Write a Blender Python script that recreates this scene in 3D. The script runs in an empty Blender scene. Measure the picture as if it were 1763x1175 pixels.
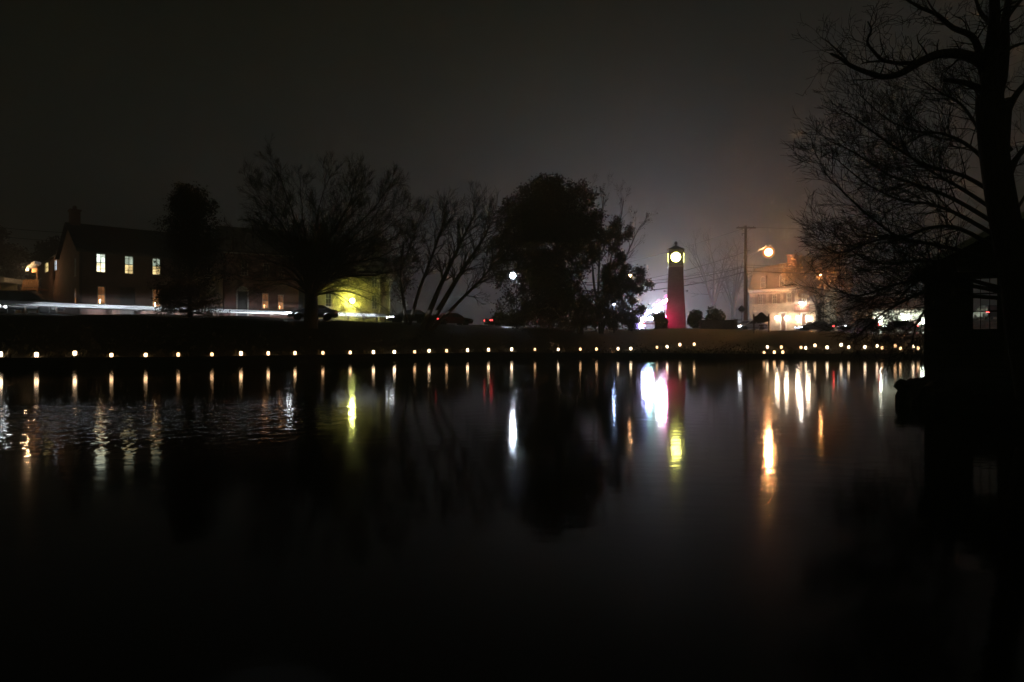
import bpy, math, random
import numpy as np
from mathutils import Vector, Matrix
R = math.radians
SC = bpy.context.scene
COL = SC.collection

# ------------------------------------------------------------------ camera
F = 1175.0
EYE = 1.7
cam = bpy.data.cameras.new('camera'); cam.lens = 24.0; cam.sensor_width = 36.0
cam.clip_start = 0.05; cam.clip_end = 3000
camo = bpy.data.objects.new('camera', cam); COL.objects.link(camo)
camo.location = (0, 0, EYE); camo.rotation_euler = (R(90), 0, 0)
SC.camera = camo
# ------------------------------------------------------------------ night sky
SUN_EL, SUN_ROT = R(8), R(200)
w = bpy.data.worlds.new('World'); SC.world = w; w.use_nodes = True
nt = w.node_tree; bg = nt.nodes['Background']
sky = nt.nodes.new('ShaderNodeTexSky'); sky.sky_type = 'NISHITA'; sky.sun_disc = False
sky.sun_elevation = SUN_EL; sky.sun_rotation = SUN_ROT
tint = nt.nodes.new('ShaderNodeMixRGB'); tint.blend_type = 'MULTIPLY'; tint.inputs[0].default_value = 1
hsv = nt.nodes.new('ShaderNodeHueSaturation'); hsv.inputs['Saturation'].default_value = 0.25
tint.inputs[2].default_value = (.78, 1.0, 0.32, 1)
nt.links.new(sky.outputs[0], hsv.inputs['Color']); nt.links.new(hsv.outputs[0], tint.inputs[1])
nt.links.new(tint.outputs[0], bg.inputs[0]); bg.inputs[1].default_value = 0.0018
sun = bpy.data.lights.new('moonlight', 'SUN'); sun.energy = 0.0012; sun.angle = R(12); sun.color = (0.9, 0.95, 1)
suno = bpy.data.objects.new('moonlight', sun); COL.objects.link(suno)
suno.rotation_euler = (R(60), 0, R(-160))
# ------------------------------------------------------------------ render settings
SC.view_settings.view_transform = 'Standard'; SC.view_settings.look = 'None'
SC.view_settings.exposure = 0; SC.view_settings.gamma = 1
cy = SC.cycles
cy.use_denoising = True
try: cy.denoiser = 'OPENIMAGEDENOISE'
except Exception: pass
cy.max_bounces = 5; cy.diffuse_bounces = 2; cy.glossy_bounces = 3; cy.transmission_bounces = 4
cy.volume_bounces = 0; cy.transparent_max_bounces = 8
cy.sample_clamp_indirect = 4.0
cy.use_light_tree = True

# ------------------------------------------------------------------ helpers
def pX(x, Y): return (x - 881.5) / F * Y
def pZ(y, Y): return EYE + (587.5 - y) / F * Y
def at(x, y, Y): return Vector((pX(x, Y), Y, pZ(y, Y)))

def tag(o, label=None, cat=None, group=None, kind=None):
    if label: o['label'] = label
    if cat: o['category'] = cat
    if group: o['group'] = group
    if kind: o['kind'] = kind
    return o
def empty(name, loc, rz=0.0, label=None, cat=None, group=None):
    o = bpy.data.objects.new(name, None); COL.objects.link(o)
    o.location = loc; o.rotation_euler = (0, 0, rz); o.empty_display_size = 0.3
    return tag(o, label, cat, group)

class MB:
    def __init__(s): s.v = []; s.f = []
    def add(s, vs, fs):
        n = len(s.v); s.v.extend([tuple(v) for v in vs]); s.f.extend([tuple(i + n for i in f) for f in fs]); return s
    def box(s, x0, y0, z0, x1, y1, z1):
        return s.add([(x0,y0,z0),(x1,y0,z0),(x1,y1,z0),(x0,y1,z0),(x0,y0,z1),(x1,y0,z1),(x1,y1,z1),(x0,y1,z1)],
                     [(0,3,2,1),(4,5,6,7),(0,1,5,4),(1,2,6,5),(2,3,7,6),(3,0,4,7)])
    def tube(s, pts, rads, n=6, caps=True):
        pts = [Vector(p) for p in pts]
        if not hasattr(rads, '__len__'): rads = [rads] * len(pts)
        base = len(s.v); up = None
        for i, p in enumerate(pts):
            d = (pts[min(i+1, len(pts)-1)] - pts[max(i-1, 0)])
            d = d.normalized() if d.length > 1e-9 else Vector((0,0,1))
            if up is None:
                up = Vector((0,0,1)) if abs(d.z) < 0.9 else Vector((1,0,0))
            a = d.cross(up)
            if a.length < 1e-4: a = d.cross(Vector((0.3,1,0.2)))
            a.normalize(); b = a.cross(d); up = b
            for k in range(n):
                t = 2*math.pi*k/n
                s.v.append(tuple(p + (a*math.cos(t) + b*math.sin(t)) * rads[i]))
        for i in range(len(pts)-1):
            for k in range(n):
                k2 = (k+1) % n
                s.f.append((base+i*n+k, base+(i+1)*n+k, base+(i+1)*n+k2, base+i*n+k2))
        if caps:
            s.f.append(tuple(base+k for k in range(n)))
            s.f.append(tuple(base+(len(pts)-1)*n+k for k in reversed(range(n))))
        return s
    def lathe(s, prof, n=16, c=(0,0,0), axis='z'):
        base = len(s.v); m = len(prof)
        for r, z in prof:
            for k in range(n):
                t = 2*math.pi*k/n
                if axis == 'z': v = (c[0]+r*math.cos(t), c[1]+r*math.sin(t), c[2]+z)
                else: v = (c[0]+r*math.cos(t), c[1]+z, c[2]+r*math.sin(t))
                s.v.append(v)
        for i in range(m-1):
            for k in range(n):
                k2 = (k+1) % n
                s.f.append((base+i*n+k, base+i*n+k2, base+(i+1)*n+k2, base+(i+1)*n+k))
        s.f.append(tuple(base+k for k in reversed(range(n))))
        s.f.append(tuple(base+(m-1)*n+k for k in range(n)))
        return s
    def ball(s, c, r, n=12, sq=1.0):
        prof = []
        for i in range(1, n//2+2):
            t = -math.pi/2 + math.pi*(i-0.5)/(n//2+1)
            prof.append((r*math.cos(t), r*sq*math.sin(t)))
        return s.lathe(prof, n, c)
    def prism(s, poly, axis, a, b):
        # poly: list of 2D points; extruded along axis ('y': poly in xz, 'x': poly in yz)
        n = len(poly)
        mk = (lambda p, t: (p[0], t, p[1])) if axis == 'y' else (lambda p, t: (t, p[0], p[1])) if axis == 'x' else (lambda p, t: (p[0], p[1], t))
        vs = [mk(p, a) for p in poly] + [mk(p, b) for p in poly]
        fs = [tuple(range(n)), tuple(reversed(range(n, 2*n)))]
        for k in range(n): fs.append((k, n+k, n+(k+1) % n, (k+1) % n))
        return s.add(vs, fs)
    def build(s, name, m, parent=None, smooth=False, recalc=True, bevel=0):
        me = bpy.data.meshes.new(name); me.from_pydata(s.v, [], s.f); me.update()
        if recalc and len(s.f) < 60000:
            import bmesh
            bm = bmesh.new(); bm.from_mesh(me); bmesh.ops.recalc_face_normals(bm, faces=bm.faces); bm.to_mesh(me); bm.free()
        if smooth: me.polygons.foreach_set('use_smooth', [True]*len(me.polygons))
        o = bpy.data.objects.new(name, me); COL.objects.link(o)
        if m: me.materials.append(m)
        if parent: o.parent = parent
        if bevel:
            b = o.modifiers.new('bevel', 'BEVEL'); b.width = bevel; b.segments = 2; b.limit_method = 'ANGLE'
        return o

def wallbox(mb, x0, x1, z0, z1, y0, y1, holes):
    """wall between y0 and y1 along x with rectangular openings (hx0,hz0,hx1,hz1)"""
    xs = sorted({x0, x1, *[h[0] for h in holes], *[h[2] for h in holes]})
    for a, b in zip(xs[:-1], xs[1:]):
        if b - a < 1e-6: continue
        hs = sorted([h for h in holes if h[0] <= a + 1e-6 and h[2] >= b - 1e-6], key=lambda h: h[1])
        z = z0
        for h in hs:
            if h[1] > z: mb.box(a, y0, z, b, y1, h[1])
            z = h[3]
        if z < z1: mb.box(a, y0, z, b, y1, z1)
    return mb

# ------------------------------------------------------------------ materials
def mat(name, col, rough=0.7, metal=0.0, spec=0.5):
    m = bpy.data.materials.new(name); m.use_nodes = True
    b = m.node_tree.nodes['Principled BSDF']
    b.inputs['Base Color'].default_value = (*col, 1); b.inputs['Roughness'].default_value = rough
    b.inputs['Metallic'].default_value = metal; b.inputs['Specular IOR Level'].default_value = spec
    return m
def noisy(name, c1, c2, scale=4, rough=0.8, detail=6, bump=0.0, coord='Object', stretch=(1,1,1), metal=0.0):
    m = mat(name, c1, rough, metal); t = m.node_tree; b = t.nodes['Principled BSDF']
    tc = t.nodes.new('ShaderNodeTexCoord'); mp = t.nodes.new('ShaderNodeMapping'); mp.inputs['Scale'].default_value = stretch
    n = t.nodes.new('ShaderNodeTexNoise'); n.inputs['Scale'].default_value = scale; n.inputs['Detail'].default_value = detail
    r = t.nodes.new('ShaderNodeValToRGB'); r.color_ramp.elements[0].position = 0.35; r.color_ramp.elements[1].position = 0.68
    r.color_ramp.elements[0].color = (*c1, 1); r.color_ramp.elements[1].color = (*c2, 1)
    t.links.new(tc.outputs[coord], mp.inputs[0]); t.links.new(mp.outputs[0], n.inputs[0]); t.links.new(n.outputs[0], r.inputs[0])
    t.links.new(r.outputs[0], b.inputs['Base Color'])
    if bump:
        bp = t.nodes.new('ShaderNodeBump'); bp.inputs['Strength'].default_value = bump; bp.inputs['Distance'].default_value = 0.05
        t.links.new(n.outputs[0], bp.inputs['Height']); t.links.new(bp.outputs[0], b.inputs['Normal'])
    return m
def brick(name, c1, c2, mortar, scale=1.0, bw=0.22, bh=0.075, ms=0.012, off=0.5):
    m = mat(name, c1, 0.85); t = m.node_tree; b = t.nodes['Principled BSDF']
    tc = t.nodes.new('ShaderNodeTexCoord'); sx = t.nodes.new('ShaderNodeSeparateXYZ'); cx = t.nodes.new('ShaderNodeCombineXYZ')
    ad = t.nodes.new('ShaderNodeMath'); ad.operation = 'ADD'
    t.links.new(tc.outputs['Object'], sx.inputs[0]); t.links.new(sx.outputs[0], ad.inputs[0]); t.links.new(sx.outputs[1], ad.inputs[1])
    t.links.new(ad.outputs[0], cx.inputs[0]); t.links.new(sx.outputs[2], cx.inputs[1])
    k = t.nodes.new('ShaderNodeTexBrick'); k.inputs['Scale'].default_value = scale; k.offset = off
    k.inputs['Color1'].default_value = (*c1, 1); k.inputs['Color2'].default_value = (*c2, 1); k.inputs['Mortar'].default_value = (*mortar, 1)
    k.inputs['Mortar Size'].default_value = ms; k.inputs['Brick Width'].default_value = bw; k.inputs['Row Height'].default_value = bh
    n = t.nodes.new('ShaderNodeTexNoise'); n.inputs['Scale'].default_value = 1.3; n.inputs['Detail'].default_value = 7
    mx = t.nodes.new('ShaderNodeMixRGB'); mx.blend_type = 'OVERLAY'; mx.inputs[0].default_value = 0.6
    t.links.new(tc.outputs['Object'], n.inputs[0])
    t.links.new(cx.outputs[0], k.inputs['Vector']); t.links.new(k.outputs[0], mx.inputs[1]); t.links.new(n.outputs[0], mx.inputs[2])
    t.links.new(mx.outputs[0], b.inputs['Base Color'])
    bp = t.nodes.new('ShaderNodeBump'); bp.inputs['Strength'].default_value = 0.5; bp.inputs['Distance'].default_value = 0.02; bp.invert = True
    t.links.new(k.outputs['Fac'], bp.inputs['Height']); t.links.new(bp.outputs[0], b.inputs['Normal'])
    return m
def emit(name, col, strength):
    m = bpy.data.materials.new(name); m.use_nodes = True; t = m.node_tree
    for n in list(t.nodes): t.nodes.remove(n)
    e = t.nodes.new('ShaderNodeEmission'); e.inputs[0].default_value = (*col, 1); e.inputs[1].default_value = strength
    o = t.nodes.new('ShaderNodeOutputMaterial'); t.links.new(e.outputs[0], o.inputs[0])
    return m
def emit_room(name, top, bot, strength, seed=0.0, scale=2.2):
    """a lit room behind glass: pale blind on the upper sash, warmer lamp-lit room in the lower one, with furniture-like dark shapes"""
    m = emit(name, bot, strength); t = m.node_tree; e = [n for n in t.nodes if n.type == 'EMISSION'][0]
    tc = t.nodes.new('ShaderNodeTexCoord'); mp = t.nodes.new('ShaderNodeMapping'); mp.inputs['Location'].default_value = (seed, seed*1.7, seed*0.6)
    mp.inputs['Scale'].default_value = (1.0, 1.0, 0.8)
    v = t.nodes.new('ShaderNodeTexVoronoi'); v.distance = 'CHEBYCHEV'; v.inputs['Scale'].default_value = scale
    sp = t.nodes.new('ShaderNodeSeparateXYZ'); r = t.nodes.new('ShaderNodeValToRGB'); r.color_ramp.interpolation = 'CONSTANT'
    r.color_ramp.elements[0].color = (*bot, 1); r.color_ramp.elements[1].color = (*top, 1); r.color_ramp.elements[1].position = 0.52
    mx = t.nodes.new('ShaderNodeMixRGB'); mx.blend_type = 'MULTIPLY'; mx.inputs[0].default_value = 0.75
    bw = t.nodes.new('ShaderNodeValToRGB'); bw.color_ramp.elements[0].position = 0.1; bw.color_ramp.elements[0].color = (1,1,1,1)
    bw.color_ramp.elements[1].position = 0.62; bw.color_ramp.elements[1].color = (0.12,0.1,0.08,1)
    t.links.new(tc.outputs['Generated'], sp.inputs[0]); t.links.new(sp.outputs[2], r.inputs[0])
    t.links.new(tc.outputs['Object'], mp.inputs[0]); t.links.new(mp.outputs[0], v.inputs['Vector']); t.links.new(v.outputs['Distance'], bw.inputs[0])
    t.links.new(r.outputs[0], mx.inputs[1]); t.links.new(bw.outputs[0], mx.inputs[2]); t.links.new(mx.outputs[0], e.inputs[0])
    return m

M = {}
M['brick'] = brick('brick', (0.20,0.075,0.045), (0.13,0.05,0.035), (0.22,0.19,0.16))
M['redbrick'] = brick('redbrick', (0.30,0.07,0.04), (0.2,0.05,0.03), (0.24,0.18,0.15))
M['stone'] = brick('stone', (0.42,0.33,0.25), (0.28,0.22,0.17), (0.45,0.40,0.34), bw=0.55, bh=0.24, ms=0.03, off=0.37)
M['towerstone'] = brick('towerstone', (0.24,0.21,0.19), (0.16,0.14,0.13), (0.22,0.21,0.2), bw=0.42, bh=0.2, ms=0.025, off=0.4)
M['siding'] = brick('siding', (0.42,0.36,0.16), (0.40,0.34,0.15), (0.18,0.15,0.06), bw=60, bh=0.14, ms=0.008)
M['whitewall'] = noisy('whitewall', (0.55,0.56,0.5), (0.66,0.66,0.6), 2, 0.7)
M['mansard'] = brick('mansard', (0.17,0.12,0.10), (0.12,0.09,0.08), (0.07,0.06,0.05), bw=0.3, bh=0.25, ms=0.02)
M['roof'] = brick('roof', (0.045,0.042,0.04), (0.03,0.028,0.028), (0.015,0.015,0.015), bw=0.3, bh=0.2, ms=0.01)
M['trim'] = noisy('trim', (0.6,0.58,0.53), (0.72,0.7,0.65), 3, 0.6)
M['darktrim'] = noisy('darktrim', (0.05,0.04,0.035), (0.08,0.07,0.06), 3, 0.6)
M['shutter'] = noisy('shutter', (0.12,0.06,0.05), (0.15,0.08,0.06), 5, 0.6)
M['darkglass'] = mat('darkglass', (0.02,0.022,0.025), 0.08)
M['boards'] = brick('boards', (0.07,0.05,0.035), (0.05,0.035,0.025), (0.015,0.012,0.01), bw=40, bh=0.18, ms=0.012)
M['deckwood'] = noisy('deckwood', (0.40,0.20,0.09), (0.5,0.28,0.13), 3, 0.7, stretch=(8,8,0.6))
M['bark'] = noisy('bark', (0.045,0.035,0.028), (0.09,0.07,0.055), 6, 0.95, bump=0.8, stretch=(3,3,0.5))
M['twig'] = noisy('twig', (0.05,0.037,0.03), (0.075,0.055,0.045), 9, 0.9)
M['leaf'] = noisy('leaf', (0.05,0.03,0.018), (0.09,0.045,0.025), 1.5, 0.6)
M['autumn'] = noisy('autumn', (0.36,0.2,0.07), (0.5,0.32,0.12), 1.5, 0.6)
M['shrubleaf'] = noisy('shrubleaf', (0.03,0.05,0.02), (0.06,0.085,0.03), 2, 0.55)
M['grass'] = noisy('grass', (0.022,0.022,0.011), (0.045,0.036,0.018), 0.9, 0.95, detail=10, bump=0.6)
M['mud'] = noisy('mud', (0.03,0.025,0.02), (0.06,0.05,0.04), 2.5, 0.9, detail=10, bump=0.9)
M['asphalt'] = noisy('asphalt', (0.04,0.04,0.042), (0.06,0.06,0.06), 8, 0.45)
M['shorewall'] = brick('shorewall', (0.10,0.09,0.08), (0.06,0.055,0.05), (0.05,0.045,0.04), bw=0.6, bh=0.22, ms=0.03)
M['rail'] = noisy('rail', (0.72,0.74,0.76), (0.85,0.86,0.88), 1.2, 0.45, stretch=(1,1,3))
M['iron'] = noisy('iron', (0.02,0.02,0.022), (0.035,0.035,0.035), 4, 0.5)
M['steel'] = noisy('steel', (0.35,0.36,0.37), (0.45,0.46,0.47), 4, 0.4, metal=0.8)
M['polewood'] = noisy('polewood', (0.14,0.10,0.075), (0.2,0.15,0.11), 4, 0.9, stretch=(4,4,0.3))
M['wire'] = mat('wire', (0.012,0.012,0.012), 0.6)
M['signboard'] = noisy('signboard', (0.07,0.045,0.04), (0.09,0.06,0.05), 3, 0.6)
M['signback'] = noisy('signback', (0.25,0.25,0.26), (0.32,0.32,0.33), 3, 0.5, metal=0.5)
M['rubber'] = mat('rubber', (0.015,0.015,0.015), 0.9)
M['rim'] = noisy('rim', (0.75,0.75,0.76), (0.85,0.85,0.86), 4, 0.4, metal=0.15)
M['paint_black'] = mat('paint_black', (0.012,0.013,0.016), 0.25)
M['paint_grey'] = mat('paint_grey', (0.12,0.13,0.14), 0.28)
M['paint_red'] = mat('paint_red', (0.18,0.015,0.015), 0.25)
M['paint_white'] = mat('paint_white', (0.7,0.7,0.7), 0.3)
M['paper'] = emit('paper', (1.0,0.66,0.38), 9.0)
M['candlelit'] = emit('candlelit', (1.0,0.85,0.65), 16.0)

# ------------------------------------------------------------------ terrain
SHX = [-400,-80,-30.8,-22,-13,-7,-1.7,6.7,25,40,80,400]
SHY = [20,36,41.3,45,54.5,60,64.5,66.5,66.5,63,60,50]
def Ysh(X): return np.interp(X, SHX, SHY)
def smooth(t): t = np.clip(t, 0, 1); return t*t*(3-2*t)
def wallz(X): return np.interp(X, [-30,-10,0,20,40], [0.66,0.62,0.6,0.45,0.45])
def hgt(X, Y):
    X = np.asarray(X, float); Y = np.asarray(Y, float)
    s = Y - Ysh(X)
    P = np.interp(X, [-80,-30,-10,5,25,34,42,54,62,90],[3.8,3.6,3.4,3.3,3.15,2.9,2.3,2.5,4.4,4.6])
    P = P + np.maximum(0, 3.0 - P) * smooth((Y - 82)/14)
    W = np.interp(X, [-40,-13,0,10,25,40], [8,9.5,12,20,17,13])
    z0 = wallz(X)
    z = z0 + (P - z0) * smooth(s / W) ** 0.9
    z = z + 0.3 * smooth((s - W - 6.5)/2.5) * smooth((-X - 3)/5)          # raised verge on the houses' side
    z = z + (np.sin(X*0.7+Y*0.3)*0.05 + np.sin(X*0.23-Y*0.51+1)*0.06) * smooth(s/4)
    return np.where(s < 0.0, -1.2, z)
def H(X, Y): return float(hgt(X, Y))
def hit(x, y, y0=30, y1=130):
    """first point where the line of sight through a pixel meets the bank"""
    Y = y0
    while Y < y1:
        X = pX(x, Y)
        if H(X, Y) >= pZ(y, Y): return Vector((X, Y, H(X, Y)))
        Y += 0.05
    return Vector((pX(x, 70), 70, H(pX(x, 70), 70)))

def build_terrain():
    xs = np.unique(np.concatenate([np.linspace(-700,-90,20), np.linspace(-90,90,241), np.linspace(90,700,20)]))
    ss = np.concatenate([[-14,-0.02], np.linspace(0.0,34,90), np.linspace(35,70,20), np.linspace(80,700,18)])
    V = []; Fc = []
    for s in ss:
        yy = Ysh(xs) + s; zz = hgt(xs, yy)
        V += [(x, y, z) for x, y, z in zip(xs, yy, zz)]
    n = len(xs)
    for j in range(len(ss)-1):
        for i in range(n-1): Fc.append((j*n+i, j*n+i+1, (j+1)*n+i+1, (j+1)*n+i))
    mb = MB(); mb.v = V; mb.f = Fc
    o = mb.build('ground', M['grass'], recalc=False, smooth=True); tag(o, kind='structure')
build_terrain()

# retaining wall along the far shore
def shore_wall():
    mb = MB(); xs = np.linspace(-70, 70, 150)
    pts = [(x, float(Ysh(x))) for x in xs]
    for i in range(len(pts)-1):
        (xa, ya), (xb, yb) = pts[i], pts[i+1]
        za, zb = float(wallz(xa))+0.03, float(wallz(xb))+0.03
        mb.add([(xa,ya-0.28,-1.2),(xb,yb-0.28,-1.2),(xb,yb-0.22,zb),(xa,ya-0.22,za),(xb,yb+0.25,zb),(xa,ya+0.25,za),(xb,yb+0.25,-1.2),(xa,ya+0.25,-1.2)],
               [(0,1,2,3),(3,2,4,5),(5,4,6,7)])
    o = mb.build('shore_wall', M['shorewall'], recalc=False)
    tag(o, 'low dark stone retaining wall along the far shore of the pond', 'wall')
shore_wall()

# road on the embankment
ROAD = [(-75,41),(-46,50.5),(-30,57.5),(-15.8,67),(0,78.5),(14,88),(24,92),(40,90),(60,88),(90,86)]
def road():
    mb = MB(); pts = []
    for i in range(len(ROAD)-1):
        a = Vector(ROAD[i]); b = Vector(ROAD[i+1])
        for k in range(8): pts.append(a.lerp(b, k/8))
    pts.append(Vector(ROAD[-1])); L = []
    for i, p in enumerate(pts):
        d = (pts[min(i+1,len(pts)-1)] - pts[max(i-1,0)]).normalized(); nrm = Vector((-d.y, d.x))
        for t in (-3.4, -1.1, 1.1, 3.4):
            q = p + nrm*t; L.append((q.x, q.y, H(q.x, q.y) + 0.06))
    mb.v = L
    for i in range(len(pts)-1):
        for k in range(3): mb.f.append((i*4+k, i*4+k+1, (i+1)*4+k+1, (i+1)*4+k))
    tag(mb.build('road', M['asphalt'], recalc=False, smooth=True), kind='structure')
road()

# water
def water():
    m = bpy.data.materials.new('pond'); m.use_nodes = True; t = m.node_tree; b = t.nodes['Principled BSDF']
    b.inputs['Base Color'].default_value = (0.004,0.0045,0.004,1); b.inputs['Roughness'].default_value = 0.075
    b.inputs['IOR'].default_value = 1.33
    tc = t.nodes.new('ShaderNodeTexCoord')
    mp = t.nodes.new('ShaderNodeMapping'); mp.inputs['Scale'].default_value = (1.0, 1.6, 1)
    n1 = t.nodes.new('ShaderNodeTexNoise'); n1.inputs['Scale'].default_value = 1.7; n1.inputs['Detail'].default_value = 4
    n2 = t.nodes.new('ShaderNodeTexNoise'); n2.inputs['Scale'].default_value = 0.06; n2.inputs['Detail'].default_value = 3
    r2 = t.nodes.new('ShaderNodeMapRange'); r2.inputs[1].default_value = 0.42; r2.inputs[2].default_value = 0.62; r2.inputs[3].default_value = 0.25; r2.inputs[4].default_value = 1.0
    bp = t.nodes.new('ShaderNodeBump'); bp.inputs['Distance'].default_value = 0.007
    t.links.new(tc.outputs['Object'], mp.inputs[0]); t.links.new(mp.outputs[0], n1.inputs[0]); t.links.new(tc.outputs['Object'], n2.inputs[0])
    t.links.new(n2.outputs[0], r2.inputs[0]); sx = t.nodes.new('ShaderNodeSeparateXYZ'); t.links.new(tc.outputs['Object'], sx.inputs[0])
    def mr(v, a, b, c, d):
        n = t.nodes.new('ShaderNodeMapRange'); n.interpolation_type = 'SMOOTHSTEP'; n.inputs[1].default_value = a; n.inputs[2].default_value = b; n.inputs[3].default_value = c; n.inputs[4].default_value = d
        t.links.new(v, n.inputs[0]); return n.outputs[0]
    def mul(a, b):
        n = t.nodes.new('ShaderNodeMath'); n.operation = 'MULTIPLY'; t.links.new(a, n.inputs[0]); t.links.new(b, n.inputs[1]); return n.outputs[0]
    # a cat's-paw of wind ruffles one stretch of the pond
    gust = mul(mul(mr(sx.outputs[0], -4.5, -3.0, 1, 0), mr(sx.outputs[1], 9.5, 11.5, 0, 1)), mr(sx.outputs[1], 17.0, 19.5, 1, 0))
    mp3 = t.nodes.new('ShaderNodeMapping'); mp3.inputs['Scale'].default_value = (3.0, 2.2, 1)
    n3 = t.nodes.new('ShaderNodeTexNoise'); n3.inputs['Scale'].default_value = 1.0; n3.inputs['Detail'].default_value = 2
    t.links.new(tc.outputs['Object'], mp3.inputs[0]); t.links.new(mp3.outputs[0], n3.inputs[0])
    bp2 = t.nodes.new('ShaderNodeBump'); bp2.inputs['Distance'].default_value = 0.016; t.links.new(gust, bp2.inputs['Strength']); t.links.new(n3.outputs[0], bp2.inputs['Height'])
    t.links.new(bp2.outputs[0], bp.inputs['Normal'])
    t.links.new(mr(gust, 0.0, 1.0, .075, .02), b.inputs['Roughness'])
    t.links.new(r2.outputs[0], bp.inputs['Strength'])
    t.links.new(n1.outputs[0], bp.inputs['Height']); t.links.new(bp.outputs[0], b.inputs['Normal'])
    mb = MB(); mb.add([(-690,-60,0),(690,-60,0),(690,75,0),(-690,75,0)], [(0,1,2,3)])
    tag(mb.build('pond_water', m, recalc=False), kind='structure')
water()

# near bank on the right
def near_bank():
    out = [(10.5,18.7),(10.45,17.9),(10.9,17.1),(11.6,15.8),(12.1,13.6),(13.0,11.4),(13.6,9.2),(15,8.2),(42,8),(42,46),(31,46),(22.5,34),(17.3,27),(14.2,22.9),(12.4,20.6),(11.3,19.5)]
    c = Vector((19, 18)); mb = MB(); rnd = random.Random(4); n = 72; P = []
    per = [Vector(p) for p in out]
    for i in range(len(per)):
        a, b = per[i], per[(i+1) % len(per)]
        for k in range(5): P.append(a.lerp(b, k/5) + Vector((rnd.uniform(-.08,.08), rnd.uniform(-.08,.08))))
    n = len(P)
    rings = [(1.0,-1.2),(1.0,0.18),(0.985,0.5),(0.955,0.64),(0.86,0.68),(0.6,0.72),(0.3,0.74)]
    for f, z in rings:
        for p in P:
            q = c + (p - c)*f
            mb.v.append((q.x, q.y, z + (rnd.uniform(-.05,.05) if z > 0 else 0)))
    for j in range(len(rings)-1):
        for k in range(n): mb.f.append((j*n+k, j*n+(k+1)%n, (j+1)*n+(k+1)%n, (j+1)*n+k))
    mb.v.append((c.x, c.y, 0.74)); last = len(mb.v)-1; j = len(rings)-1
    for k in range(n): mb.f.append((j*n+k, j*n+(k+1)%n, last))
    tag(mb.build('near_bank', M['mud'], smooth=False), kind='structure')
near_bank()
def stones():
    rnd = random.Random(7)
    for i, (X, Y, r) in enumerate([(10.62,18.55,0.22),(10.75,17.2,0.3),(11.2,16.2,0.25)]):
        mb = MB(); mb.ball((0,0,0), r, 10, 0.75)
        mb.v = [(x*(1+rnd.uniform(-.16,.16)), y*(1+rnd.uniform(-.16,.16)), z*(1+rnd.uniform(-.16,.16))) for x,y,z in mb.v]
        o = mb.build('boulder', M['mud']); o.location = (X, Y, 0.5)
        tag(o, ['dark boulder at the pond-side tip of the near bank','larger dark boulder on the near bank edge before the shed','dark boulder on the near bank, closest to the camera'][i], 'boulder', 'boulders on the near bank')
stones()

def tufts():
    rnd = random.Random(9); mb = MB()
    for _ in range(5200):
        X = rnd.uniform(-36, 42); sd = abs(rnd.gauss(0, 3.2)) + .28; Yy = float(Ysh(X)) + sd; z = H(X, Yy); h = rnd.uniform(.08,.3)*(1.3 if sd < 1 else .8); a = rnd.uniform(0, math.pi)
        dx, dy = math.cos(a)*.03, math.sin(a)*.03; lx, ly = rnd.gauss(0,.3)*h, rnd.gauss(0,.3)*h
        for k in range(3):
            ox, oy = rnd.gauss(0,.06), rnd.gauss(0,.06); mb.add([(X+ox-dx,Yy+oy-dy,z-.03),(X+ox+dx,Yy+oy+dy,z-.03),(X+ox+lx*(1+.5*k),Yy+oy+ly,z+h*(1-.2*k))], [(0,1,2)])
    tag(mb.build('grass_tufts', noisy('dry_grass', (.05,.045,.02), (.11,.085,.04), 1.2, .9), recalc=False), kind='stuff')
tufts()
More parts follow.
